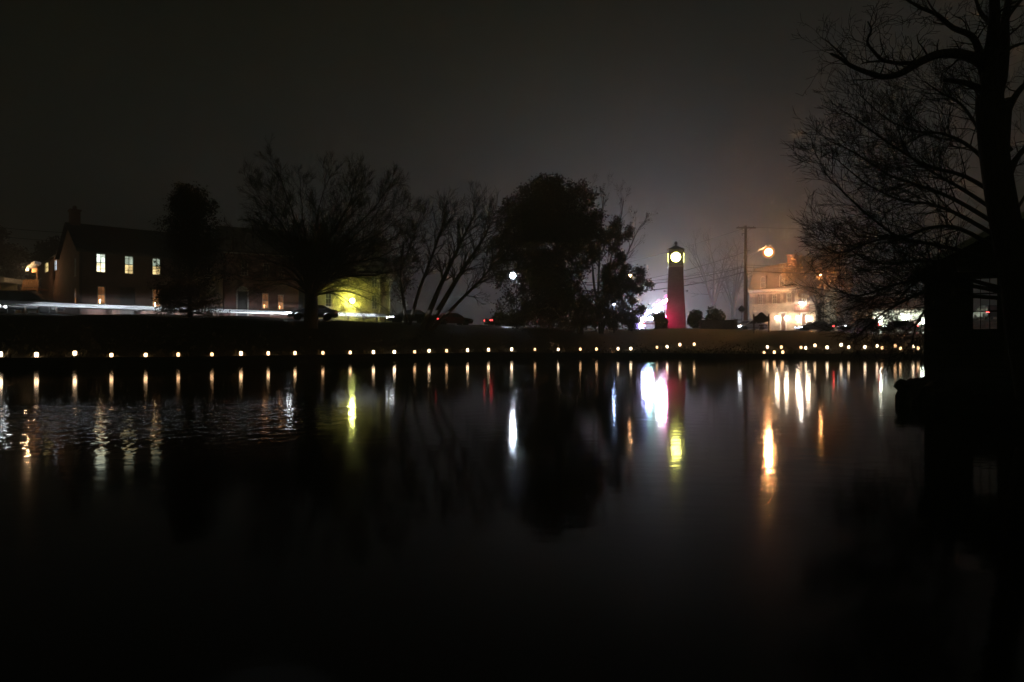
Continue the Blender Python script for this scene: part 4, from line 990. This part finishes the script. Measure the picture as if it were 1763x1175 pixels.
# ------------------------------------------------------------------ street furniture
def utility_pole():
    Y = 96; X = pX(1283.5,Y); z0 = H(X,Y)-.1; s = Y/F; zt = pZ(389,Y)-z0
    root = empty('utility_pole', (X,Y,z0), 0, 'tall wooden utility pole with crossarm and orange street lamp', 'utility pole')
    p = MB(); p.tube([(0,0,0),(0,0,zt*.5),(0,0,zt)], [.31,.26,.19], 12); p.build('pole', M['polewood'], root, smooth=True)
    zc = pZ(393,Y)-z0; c = MB(); c.box(-16.5*s,-.27,zc-.1,16.5*s,-.16,zc+.1)
    c.tube([(-.75,-.2,zc-.07),(0,-.16,zc-.7)], .025, 5); c.tube([(.75,-.2,zc-.07),(0,-.16,zc-.7)], .025, 5); co = c.build('crossarm', M['polewood'], root)
    for xx in (-1.05,-.4,.4,1.05):
        i = MB(); i.lathe([(.03,0),(.06,.04),(.04,.08),(.06,.12),(.03,.17)], 8, (xx,-.21,zc+.07)); i.build('insulator', M['darktrim'], co)
    z2 = pZ(432,Y)-z0; b = MB(); b.box(-.35,-.3,z2-.04,.45,-.2,z2+.04)
    z3 = pZ(403,Y)-z0; b.box(-.6,-.28,z3-.05,-.15,-.2,z3+.05); b.lathe([(.05,-.3),(.08,-.2),(.05,0)], 8, (-.55,-.24,z3)); b.build('bracket', M['iron'], root)
    zl = pZ(431,Y)-z0; xl = 50.7*s; za = pZ(443,Y)-z0
    a = MB(); a.tube([(.15,-.1,za),(1.4,.8,za+.55),(xl-.2,2.3,zl+1.0)], .04, 8); a.tube([(.15,-.1,za-.6),(1.9,1.1,za+.65)], .02, 6); ao = a.build('lamp_arm', M['steel'], root)
    h = MB(); h.lathe([(.4,0),(.43,.08),(.28,.25),(.06,.32)], 12, (xl,2.4,zl+.8)); ho = h.build('lamp_head', M['steel'], ao)
    halo_globe(ao, 'lamp_halo_globe', (xl,2.4,zl+.02), .88, (1.0,.40,.14), 900, 26, .8)  # orange halo ring put into the oversized globe's emission
utility_pole()

def wires():
    pole = Vector((pX(1283.5,96), 95.75, 0))
    W = [  # (pixel y at pole, far end px, py, Y, sag, radius, label)
        (393, 1000, 470, 150, .5, .012, 'topmost thin wire running left from the pole crossarm'),
        (434, 1010, 492, 120, 1.0, .018, 'steep wire running left from the pole past the tower clock'),
        (457.5, 1000, 486, 118, .9, .016, 'upper of the shallow wires crossing behind the tower'),
        (459.5, 1000, 489.5, 115, 1.1, .024, 'thick cable crossing behind the tower shaft'),
        (468, 1000, 500, 112, 1.2, .03, 'lowest thick cable running left from the pole'),
        (457, 1900, 450, 100, .6, .016, 'upper wire running right from the pole over the tavern'),
        (461, 1900, 456, 100, .6, .014, 'middle thin wire running right from the pole over the tavern'),
        (467.5, 1900, 470, 98, .5, .03, 'lowest thick cable running right across the tavern dormers'),
        (392, 1900, 372, 100, .9, .012, 'topmost thin wire running right from the pole crossarm'),
    ]
    for py, ex, ey, eY, sag, r, lab in W:
        a = Vector((pole.x + (-.02), pole.y, pZ(py,96))); b = at(ex,ey,eY); P = []
        for i in range(21):
            t = i/20; q = a.lerp(b,t); q.z -= sag*4*t*(1-t); P.append(q)
        m = MB(); m.tube(P, r*2.1, 5); o = m.build('overhead_wire', M['wire'], recalc=False); tag(o, lab, 'wire', 'overhead wires from the utility pole')
    for (x0,y0,x1,y1,Y,lab) in ((-260,352,112,401,61.5,'upper wire at the left edge running to the brick house gable'),(-260,368,108,416,63,'lower wire at the left edge running to the brick house gable')):
        a = at(x0,y0,Y-6); b = at(x1,y1,Y+3.5); P = []
        for i in range(15): t=i/14; q=a.lerp(b,t); q.z -= .35*4*t*(1-t); P.append(q)
        m = MB(); m.tube(P, .02, 5); o = m.build('overhead_wire', M['wire'], recalc=False); tag(o, lab, 'wire', 'wires to the brick house')
wires()

def diamond_sign():
    Y = 80; X = pX(1277,Y); z0 = H(X,Y)-.1; root = empty('road_sign', (X,Y,z0), R(5), 'diamond-shaped road sign on a thin post left of the utility pole', 'sign'); zc = pZ(532.5,Y)-z0
    p = MB(); p.box(-.03,-.02,0,.03,.02,zc+.5); p.build('post', M['steel'], root)
    q = .5; d = MB(); d.prism([(-q,zc),(0,zc-q),(q,zc),(0,zc+q)], 'y', .021, .035); d.build('sign_plate', M['signback'], root, bevel=.01)
diamond_sign()
def park_sign():
    Y = 78; X = pX(1310.5,Y); z0 = H(X,Y)-.1; s = Y/F; root = empty('park_sign', (X,Y,z0), R(4), 'dark arched-top sign board between two posts before the tavern', 'sign')
    for xx in (-13.2*s, 13.2*s):
        p = MB(); p.box(xx-.07,-.07,0,xx+.07,.07,pZ(543,Y)-z0); p.lathe([(.09,0),(.1,.05),(.05,.12),(.01,.16)], 8, (xx,0,pZ(543,Y)-z0)); p.build('post', M['signboard'], root)
    zb = pZ(553,Y)-z0; zs = pZ(545.5,Y)-z0; hw = 13.2*s-.072; top = []; n = 16
    for i in range(n+1):
        t = -1+2*i/n; top.append((hw*t, zs + .48*math.cos(math.pi*t/2)**2))
    bot = [(hw*(1-2*i/n), zb-.22*math.cos(math.pi*(1-2*i/n)/2)) for i in range(n+1)]
    b = MB(); b.prism(top+bot, 'y', -.05, .05); b.build('board', M['signboard'], root)
    t = MB(); zt = pZ(560.5,Y)-z0; t.box(-.28,-.02,zt-.09,.28,.02,zt+.09); t.tube([(-.2,0,zt+.09),(-.2,0,zb-.1)], .01, 4); t.tube([(.2,0,zt+.09),(.2,0,zb-.1)], .01, 4); t.build('hanging_plate', M['signboard'], root)
park_sign()
def low_wall():
    Y = 86; root_x = pX(1206,Y); z0 = H(pX(1240,Y),Y)-.2; s = Y/F; root = empty('stone_wall', (root_x,Y,z0), 0, 'low stone wall with end pier right of the tower', 'wall')
    zt = pZ(551,Y)-z0; L = 57*s; w_ = MB(); w_.box(0,0,0,L,.4,zt-.12); w_.build('wall', M['towerstone'], root)
    c = MB(); c.box(-.05,-.06,zt-.12,L,.46,zt-.02); c.build('coping', M['darktrim'], root)
    p = MB(); p.box(L+.002,-.12,0,L+.45,.5,zt); p.build('pier', M['stone'], root)
    k = MB(); k.box(L-.05+.052,-.17,zt+.002,L+.5,.55,zt+.1); k.build('pier_cap', M['stone'], root)
low_wall()
def lamp_post(x, y, Y, col, I, r, label, armdx=0, base=None, name='street_lamp'):
    X = pX(x,Y); z0 = H(X,Y)-.05; zz = pZ(y,Y)-z0; root = empty(name, (X,Y,z0), 0, label, 'street lamp')
    p = MB(); p.tube([(armdx,0.3,0),(armdx,.3,zz*.5),(armdx,.3,zz+.1)], [.09,.075,.06], 8)
    p.tube([(armdx,.3,zz+.05),(armdx*.5,.15,zz+.32),(0,0,zz+.3)], .035, 6); p.build('post', M['iron'], root)
    h = MB(); h.lathe([(r*1.15,0),(r*1.1,.08),(r*.5,.18),(.03,.22)], 12, (0,0,zz+r*.55)); h.build('lamp_head', M['iron'], root)
    (halo_globe if r > .35 else lamp_ball)(root, 'lamp_lens', (0,0,zz), r, col, I, 16)  # large heads carry a halo put into their emission
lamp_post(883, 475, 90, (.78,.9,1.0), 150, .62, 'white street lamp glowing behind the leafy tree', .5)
lamp_post(1412, 474, 101.5, (1.0,.42,.13), 200, .18, 'orange street lamp half hidden in the lit street tree', .6)
lamp_post(1085, 474.5, 84, (1,.5,.2), 26, .16, 'small orange lamp half hidden by leaves left of the tower', .3)
lamp_post(1057, 524, 79, (.45,.62,1.0), 9, .09, 'slim post with small blue-white lamp under the sparse tree', .05)

# picket fence on the right
def picket_fence():
    Y = 80; x0 = pX(1444,Y); x1 = pX(1640,Y); zb = 2.35; root = empty('picket_fence', (x0,Y,zb), 0, 'black iron picket fence above the right bank', 'fence')
    L = x1-x0; zt = pZ(563,Y)-zb; r = MB(); r.box(0,-.02,zt-.12,L,.02,zt-.07); r.box(0,-.02,.1,L,.02,.15); r.build('rails', M['iron'], root)
    p = MB(); n = int(L/.125)
    for i in range(n+1): xx = L*i/n; p.box(xx-.012,-.012,0,xx+.012,.012,zt)
    o = p.build('pickets', M['iron'], root); o['kind'] = 'stuff'
    for i in range(6):
        xx = L*i/5; q = MB(); q.box(xx-.04,-.04,-.3,xx+.04,.04,zt+.08); q.ball((xx,0,zt+.13),.06,8); q.build('post', M['iron'], root)
    w_ = MB(); w_.box(-.5,-.25,-1.0,L,.25,-.01); w_.build('fence_footing', M['stone'], root)
picket_fence()

# pale rail added to stand in for the white headlight streak along the road
def streak_rail():
    px = [(-60,518.5,54.3),(0,520.5,55.6),(150,527,59.0),(300,532.5,62.8),(400,536,65.6),(500,539,68.6),(600,541.5,72.0),(664,543.5,74.4)]
    P = interp_path([at(x,y,Y) for x,y,Y in px], 6); c0 = P[0].copy()
    root = empty('streak_rail', c0, 0, 'long pale rail added in place of the white headlight streak below the houses', 'light streak rail')
    prof = [(0.0,-.17),(-.05,-.15),(-.08,-.1),(-.05,-.04),(-.01,0),(-.05,.04),(-.08,.1),(-.05,.15),(0,.17)]
    mb = MB(); m = len(prof)
    for i, p in enumerate(P):
        d = (P[min(i+1,len(P)-1)]-P[max(i-1,0)]); d.z = 0; d.normalize(); nr = Vector((-d.y, d.x, 0))
        for a, b in prof: mb.v.append(tuple(p - c0 + nr*a + Vector((0,0,b))))
        for a, b in prof: mb.v.append(tuple(p - c0 + nr*(a+.012) + Vector((0,0,b))))
    for i in range(len(P)-1):
        for k in range(m-1):
            for o_ in (0, m): mb.f.append((i*2*m+o_+k, (i+1)*2*m+o_+k, (i+1)*2*m+o_+k+1, i*2*m+o_+k+1))
    mb.build('streak_strip', M['rail'], root, smooth=False)
    for i in range(0, len(P), 2):
        p = P[i]; d = (P[min(i+1,len(P)-1)]-P[max(i-1,0)]); d.z = 0; d.normalize(); q = p + Vector((-d.y,d.x,0))*.1; g = H(q.x,q.y)-.3
        po = MB(); po.box(-.06,-.06,g-p.z,.06,.06,.15); o = po.build('post', M['polewood'], root); o.location = q - c0 + Vector((0,0,0)); o.rotation_euler = (0,0,math.atan2(d.y,d.x))
        o.location = (q.x-c0.x, q.y-c0.y, p.z-c0.z)
streak_rail()

# ------------------------------------------------------------------ cars
def car(loc, rz, paint, label, kind='sedan', head=0, tail=0, headw=None, group='cars along the road', beam=0, aim=(0,0), side=1, name='parked_car'):
    """car nose toward local +x; local -y side faces the pond when rz is about 25-30 degrees"""
    root = empty(name, loc, rz, label, 'car', group)
    if kind == 'suv':
        L, W, wr, wb = 4.7, .93, .38, 1.38
        prof = [(-2.3,.38),(2.2,.38),(2.33,.55),(2.33,.9),(2.2,1.02),(1.2,1.12),(.55,1.72),(.3,1.8),(-2.05,1.8),(-2.25,1.65),(-2.33,1.1),(-2.36,.6)]
        gl = [[(-1.95,1.15),(-1.0,1.15),(-1.0,1.68),(-1.9,1.68)],[(-.92,1.15),(.0,1.15),(.0,1.68),(-.92,1.68)],[(.08,1.15),(.95,1.15),(.42,1.68),(.08,1.68)]]
        zh = .85
    else:
        L, W, wr, wb = 4.5, .88, .33, 1.33
        prof = [(-2.2,.3),(2.1,.3),(2.22,.45),(2.2,.7),(2.05,.82),(1.1,.95),(.4,1.38),(.1,1.44),(-.9,1.42),(-1.55,1.05),(-2.1,1.0),(-2.22,.85),(-2.25,.5)]
        gl = [[(-1.25,1.0),(-.5,1.0),(-.5,1.35),(-.85,1.35)],[(-.42,1.0),(.85,1.0),(.3,1.33),(.1,1.36),(-.42,1.36)]]
        zh = .66
    # wheel arches cut in the silhouette
    lo = [prof[0]]
    for cx in (-wb, wb):
        for k in range(9):
            a = math.pi - math.pi*k/8; lo.append((cx+(wr+.07)*math.cos(a), prof[0][1]+max(0,(wr+.12)*math.sin(a))))
    poly = lo + prof[1:]
    b = MB(); b.prism(poly, 'y', -W, W); bo = b.build('body', paint, root, bevel=.045)
    for g in gl:
        for yy in (-W-.006, W+.006):
            m = MB(); m.prism(g, 'y', min(yy, yy*.99), max(yy, yy*.99)); m.build('side_window', M['darkglass'], root)
    ws = MB(); a_, b_ = (prof[5], prof[6]); 
    ws.add([(a_[0]-.06,-W*.88,a_[1]+.06),(a_[0]-.06,W*.88,a_[1]+.06),(b_[0]+.05,W*.8,b_[1]-.03),(b_[0]+.05,-W*.8,b_[1]-.03)], [(0,1,2,3)])
    ws.v = [(x+.03,y,z+.03) for x,y,z in ws.v]; ws.build('windscreen', M['darkglass'], root)
    tr = MB(); tr.box(-2.0,W+.003,.44+(.1 if kind=='suv' else 0),2.0,W+.012,.5+(.1 if kind=='suv' else 0)); tr.box(-2.0,-W-.012,.44+(.1 if kind=='suv' else 0),2.0,-W-.003,.5+(.1 if kind=='suv' else 0)); tr.build('side_trim', M['iron'], root)
    for x in (-wb, wb):
        for y, sd in ((-W+.1,-1),(W-.1,1)): wheel(root, 'wheel', x, y, wr, wr, .22, M['rim'], sd)
    xf = 2.23 if kind=='sedan' else 2.335; xr = -2.25 if kind=='sedan' else -2.355
    for sy in (-1,1):
        h = MB(); h.box(xf-.16,sy*W*.82-.14,zh-.07,xf+.02,sy*W*.82+.14,zh+.07)
        h.box(xf-.34,sy*W-.03-.005*(sy<0)*0,zh-.05,xf-.1,sy*W+.03,zh+.06)
        h.build('headlight', emit('headlight_glow', (.9,.95,1.0), head) if head else M['steel'], root, bevel=.02)
        t = MB(); t.box(xr-.015,sy*W*.84-.12,zh+.02,xr+.1,sy*W*.84+.12,zh+.2)
        t.box(xr+.05,sy*W-.03,zh+.04,xr+.26,sy*W+.03,zh+.18)
        t.build('taillight', emit('taillight_glow', (1.0,.06,.06), tail) if tail else M['paint_red'], root, bevel=.02)
    if beam:
        ld = bpy.data.lights.new('headlight_rail_fan', 'SPOT'); ld.energy = beam; ld.spot_size = R(170); ld.spot_blend = 0.1; ld.shadow_soft_size = .05; ld.color = (.86,.93,1.0)
        rail_fan(ld, .0, .135, side)
        lo_ = bpy.data.objects.new('headlight_rail_fan', ld); COL.objects.link(lo_); lo_.parent = root
        lo_.location = (xf+.08, W*.82, zh); lo_.rotation_euler = (R(90), 0, R(-90+aim[0]))
    return root
BEAM = 640
def rail_fan(ld, lo, hi, side):
    """one-sided flat headlamp fan, shaped to light the added rail evenly and cut off above it"""
    ld.use_nodes = True; t = ld.node_tree; e = [n for n in t.nodes if n.type == 'EMISSION'][0]
    tc = t.nodes.new('ShaderNodeTexCoord'); sp = t.nodes.new('ShaderNodeSeparateXYZ'); t.links.new(tc.outputs['Normal'], sp.inputs[0])
    def m(op, a, b=None):
        n = t.nodes.new('ShaderNodeMath'); n.operation = op
        for k, v in enumerate((a, b)):
            if v is None: continue
            if hasattr(v, 'is_linked'): t.links.new(v, n.inputs[k])
            else: n.inputs[k].default_value = v
        return n.outputs[0]
    ax = m('ADD', m('MAXIMUM', m('MULTIPLY', sp.outputs[0], float(side)), 0.0), .03); ratio = m('DIVIDE', sp.outputs[1], ax)
    def ramp(v, a, b):
        n = t.nodes.new('ShaderNodeMapRange'); n.interpolation_type = 'SMOOTHSTEP'; n.inputs[1].default_value = a; n.inputs[2].default_value = b; t.links.new(v, n.inputs[0]); return n.outputs[0]
    band = m('MULTIPLY', ramp(ratio, lo-.03, lo), m('SUBTRACT', 1.0, ramp(ratio, hi, hi+.04)))
    az = m('DIVIDE', 1.0, m('POWER', m('MAXIMUM', ax, .24), 3.0))
    on = m('GREATER_THAN', m('MULTIPLY', sp.outputs[0], float(side)), 0.0)
    t.links.new(m('MULTIPLY', m('MULTIPLY', band, az), on), e.inputs['Strength'])
def car_at(x, y, Y, rz, *a, **k):
    X = pX(x,Y); return car((X, Y, H(X,Y)+.07 if y is None else pZ(y,Y)), R(rz), *a, **k)
RA = 22.4   # bearing of the rail beside the road
car_at(47, None, 59.5, 20, M['paint_black'], 'dark off-road car with bright alloy wheels parked at the left', 'suv', name='parked_car').scale = (1.12,1.12,1.12)
car_at(-58, None, 50.3, 22, M['paint_black'], 'car cut by the left picture edge with its headlights on', 'sedan', head=30, beam=BEAM*1.2, aim=(RA-22,0), side=-1)
car_at(538, None, 63.5, 200, M['paint_black'], 'black saloon with lit headlights half behind the big bare tree trunk', 'sedan', head=30, beam=BEAM, aim=(RA-20,0))
car_at(705, None, 71.5, 204, M['paint_black'], 'dark saloon with lit headlights added below the leaning tree stems', 'sedan', head=20, beam=BEAM*2.4, aim=(RA-24,0))  # car added so its beam lights the right end of the rail
car_at(778, None, 76, 30, M['paint_red'], 'dark red saloon parked below the leaning tree', 'sedan', tail=3)
car_at(868, None, 80, 30, M['paint_grey'], 'grey saloon with glowing red tail lamps left of the leafy tree', 'sedan', tail=5)
car_at(955, None, 86, 32, M['paint_black'], 'black saloon with red tail lamps behind the leafy tree crown', 'sedan', tail=5)
car_at(1015, None, 90, 25, M['paint_red'], 'red saloon seen through the leafy tree, tail lamps on', 'sedan', tail=5)
car_at(1290, None, 91, 200, M['paint_white'], 'white saloon with bright headlights behind the utility pole', 'sedan', head=60)
car_at(1402, None, 90, 178, M['paint_black'], 'black saloon with red tail lamps before the tavern corner', 'sedan', tail=20, head=8)
car_at(1478, None, 90, 178, M['paint_grey'], 'grey off-road car behind the picket fence, red tail lamps on', 'suv', tail=20, head=8)
car_at(1545, None, 92, 178, M['paint_black'], 'black saloon behind the right end of the picket fence', 'sedan', tail=16, head=20)
car_at(1700, None, 88, 75, M['paint_black'], 'dark off-road car with red tail lamps glimpsed through the shed window', 'suv', tail=30)

# ------------------------------------------------------------------ shed on the near bank
def shed():
    Y0 = 22; X0 = pX(1591,Y0); z0 = .55; s = Y0/F; L = 7.4; D = 6; ze = pZ(461,Y0)-z0; sl = math.tan(R(27.5)); zr = ze + sl*L/2
    a = R(-33); fn = facade(X0,Y0,a,z0)
    root = empty('boathouse', (X0,Y0,z0), a, 'dark boarded boathouse with a gable and one tall window at right', 'shed')
    wx0 = fn(1672,500)[0]; wx1 = fn(1720,500)[0]; wz0 = fn(1696,567)[1]; wz1 = fn(1696,475)[1]
    mb = MB(); wallbox(mb, 0, L, 0, ze, 0, .18, [(wx0,wz0,wx1,wz1)])
    mb.prism([(0,ze),(L,ze),(L/2,zr)], 'y', 0.002, .16)
    wallbox(mb, 0, L, 0, ze, D-.18, D, [(wx0-.2,wz0-.3,wx1+1.4,wz1+.35)]); mb.prism([(0,ze),(L,ze),(L/2,zr)], 'y', D-.16, D-.002)
    mb.box(0,.18,0,.18,D-.18,ze); mb.box(L-.18,.18,0,L,D-.18,ze); mb.build('wall', M['boards'], root)
    r = MB(); ov = .25
    for x0,x1,z0_,z1_ in ((-ov, L/2, ze-sl*ov+.02, zr+.02),(L+ov, L/2, ze-sl*ov+.02, zr+.02)):
        r.add([(x0,-.35,z0_),(x1,-.35,z1_),(x1,D+.3,z1_),(x0,D+.3,z0_),(x0,-.35,z0_+.12),(x1,-.35,z1_+.12),(x1,D+.3,z1_+.12),(x0,D+.3,z0_+.12)], [(0,1,2,3),(4,5,6,7),(0,1,5,4),(2,3,7,6),(0,3,7,4),(1,2,6,5)])
    rf = r.build('roof', M['roof'], root)
    b = MB(); q = .14
    b.add([(-ov,-.38,ze-sl*ov-q+.1),(L/2,-.38,zr-q+.1),(L/2,-.352,zr-q+.1),(-ov,-.352,ze-sl*ov-q+.1),(-ov,-.38,ze-sl*ov+.16),(L/2,-.38,zr+.16),(L/2,-.352,zr+.16),(-ov,-.352,ze-sl*ov+.16)], [(0,1,2,3),(4,5,6,7),(0,1,5,4),(2,3,7,6),(0,3,7,4),(1,2,6,5)])
    b.build('bargeboard', M['trim'], rf)
    f = MB(); t = .05
    f.box(wx0,-.03,wz0,wx0+t,.1,wz1); f.box(wx1-t,-.03,wz0,wx1,.1,wz1); f.box(wx0+t,-.03,wz1-t,wx1-t,.1,wz1); f.box(wx0-.04,-.06,wz0-.05,wx1+.04,.1,wz0+.002)
    for k in (1,2):
        zz = wz0+(wz1-wz0)*k/3; f.box(wx0+t,.0,zz-.02,wx1-t,.05,zz+.02)
    xm = (wx0+wx1)/2
    for k in (1,2):
        xx = wx0+(wx1-wx0)*k/3; f.box(xx-.01,.01,wz0+.003,xx+.01,.045,wz1-t)
    fo = f.build('window', M['darktrim'], root)
    gm = bpy.data.materials.new('shed_glass'); gm.use_nodes = True; g = gm.node_tree.nodes['Principled BSDF']
    g.inputs['Transmission Weight'].default_value = 1; g.inputs['Roughness'].default_value = 0.0; g.inputs['IOR'].default_value = 1.02; g.inputs['Base Color'].default_value = (.7,.75,.72,1)
    p = MB(); p.add([(wx0+t,.06,wz0),(wx1-t,.06,wz0),(wx1-t,.06,wz1-t),(wx0+t,.06,wz1-t)], [(0,1,2,3)]); p.build('pane', gm, fo, recalc=False)
    k = MB(); k.box(.2,-.22,-.2,L,-.002,.28); k.build('footing', M['shorewall'], root)
shed()

# ------------------------------------------------------------------ candle lanterns
CANDLES_L = [(1,611),(63,612),(129,609),(192,613),(251,611.5),(307,611),(365,612.5),(415,613.5),(462,611),(508,608.5)]
CANDLES_M = [(556,608.5),(603,607.5),(643,609.5),(679,607),(714,605.5),(739,604),(769,603.5),(805,602.5),(841,602),(881,601),(921,601),(961,601),(999,600.5),(1027,600.5)]
CANDLES_T = [(1064,600),(1086,599.5),(1131,597),(1148.5,596),(1170.5,592.5),(1195,592)]
CANDLES_LOW = [(1315.5,609),(1333,608.5),(1347.5,607)]
CANDLES_R = [(1321,596.5),(1345,597.2),(1379,597.5),(1387,598),(1403,594),(1424,597.5),(1448,593),(1461,597),(1489,597),(1510,595),(1518.5,598),(1541,595),(1550,599),(1572,596),(1581,599)]
ORD = ['first','second','third','fourth','fifth','sixth','seventh','eighth','ninth','tenth','eleventh','twelfth','thirteenth','fourteenth','fifteenth']
def lantern_mesh():
    b = MB(); n = 12; prof = [(.07,0),(.1,.02),(.115,.08),(.115,.2),(.1,.26),(.075,.29)]
    b.lathe(prof, n); b.f = b.f[:-1]
    for i, (r, z) in enumerate(prof): pass
    o = b.build('candle_lantern', M['paper'], smooth=False); c = MB()
    return o
LPROTO = None
def lanterns():
    global LPROTO
    LPROTO = lantern_mesh(); first = True; rnd = random.Random(5); kinds = []
    for k, (c, st) in enumerate((((1.0,.66,.38),9.0),((1.0,.6,.3),6.5),((1.0,.72,.46),12.0),((1.0,.55,.26),4.5))):
        me = LPROTO.data if k == 0 else LPROTO.data.copy(); me.materials[0] = emit('paper', c, st); kinds.append(me)
    for lst, txt in ((CANDLES_L, '{} candle lantern from the left picture edge along the shore'), (CANDLES_M, '{} candle lantern right of the big bare tree trunk'),
                     (CANDLES_T, '{} candle lantern from the left in the row below the tower'), (CANDLES_LOW, '{} from the left of three low candle lanterns at the water edge'),
                     (CANDLES_R, '{} candle lantern from the left in the two rows on the right bank')):
        for i, (x, y) in enumerate(lst):
            q = hit(x, y+3.5); s = q.y - float(Ysh(q.x))
            if s < .3: q.y = float(Ysh(q.x)) + .3; q.x = pX(x, q.y); q.z = H(q.x, q.y)
            o = LPROTO if first else LPROTO.copy()
            if not first: COL.objects.link(o)
            first = False; o.data = rnd.choice(kinds)
            if 990 < x < 1030: o.data = kinds[3]
            o.location = (q.x, q.y, q.z+.0); k = rnd.uniform(.9,1.1)*(.92 if q.y < 60 else .95); o.scale = (k,k,k*rnd.uniform(.92,1.08)); o.rotation_euler = (0,0,rnd.uniform(0,1))
            tag(o, txt.format(ORD[i]).capitalize() if False else txt.format(ORD[i]), 'candle lantern', 'glowing candle lanterns along the shore')
lanterns()

# ------------------------------------------------------------------ haze
def haze():
    m = bpy.data.materials.new('haze'); m.use_nodes = True; t = m.node_tree
    for n in list(t.nodes): t.nodes.remove(n)
    v = t.nodes.new('ShaderNodeVolumePrincipled'); v.inputs['Color'].default_value = (.93,.94,.95,1); v.inputs['Density'].default_value = .0052; v.inputs['Anisotropy'].default_value = -0.4
    o = t.nodes.new('ShaderNodeOutputMaterial'); t.links.new(v.outputs[0], o.inputs['Volume'])
    mb = MB(); mb.box(-720,-70,-2.4,720,790,60)
    tag(mb.build('haze', m), kind='stuff')
haze()
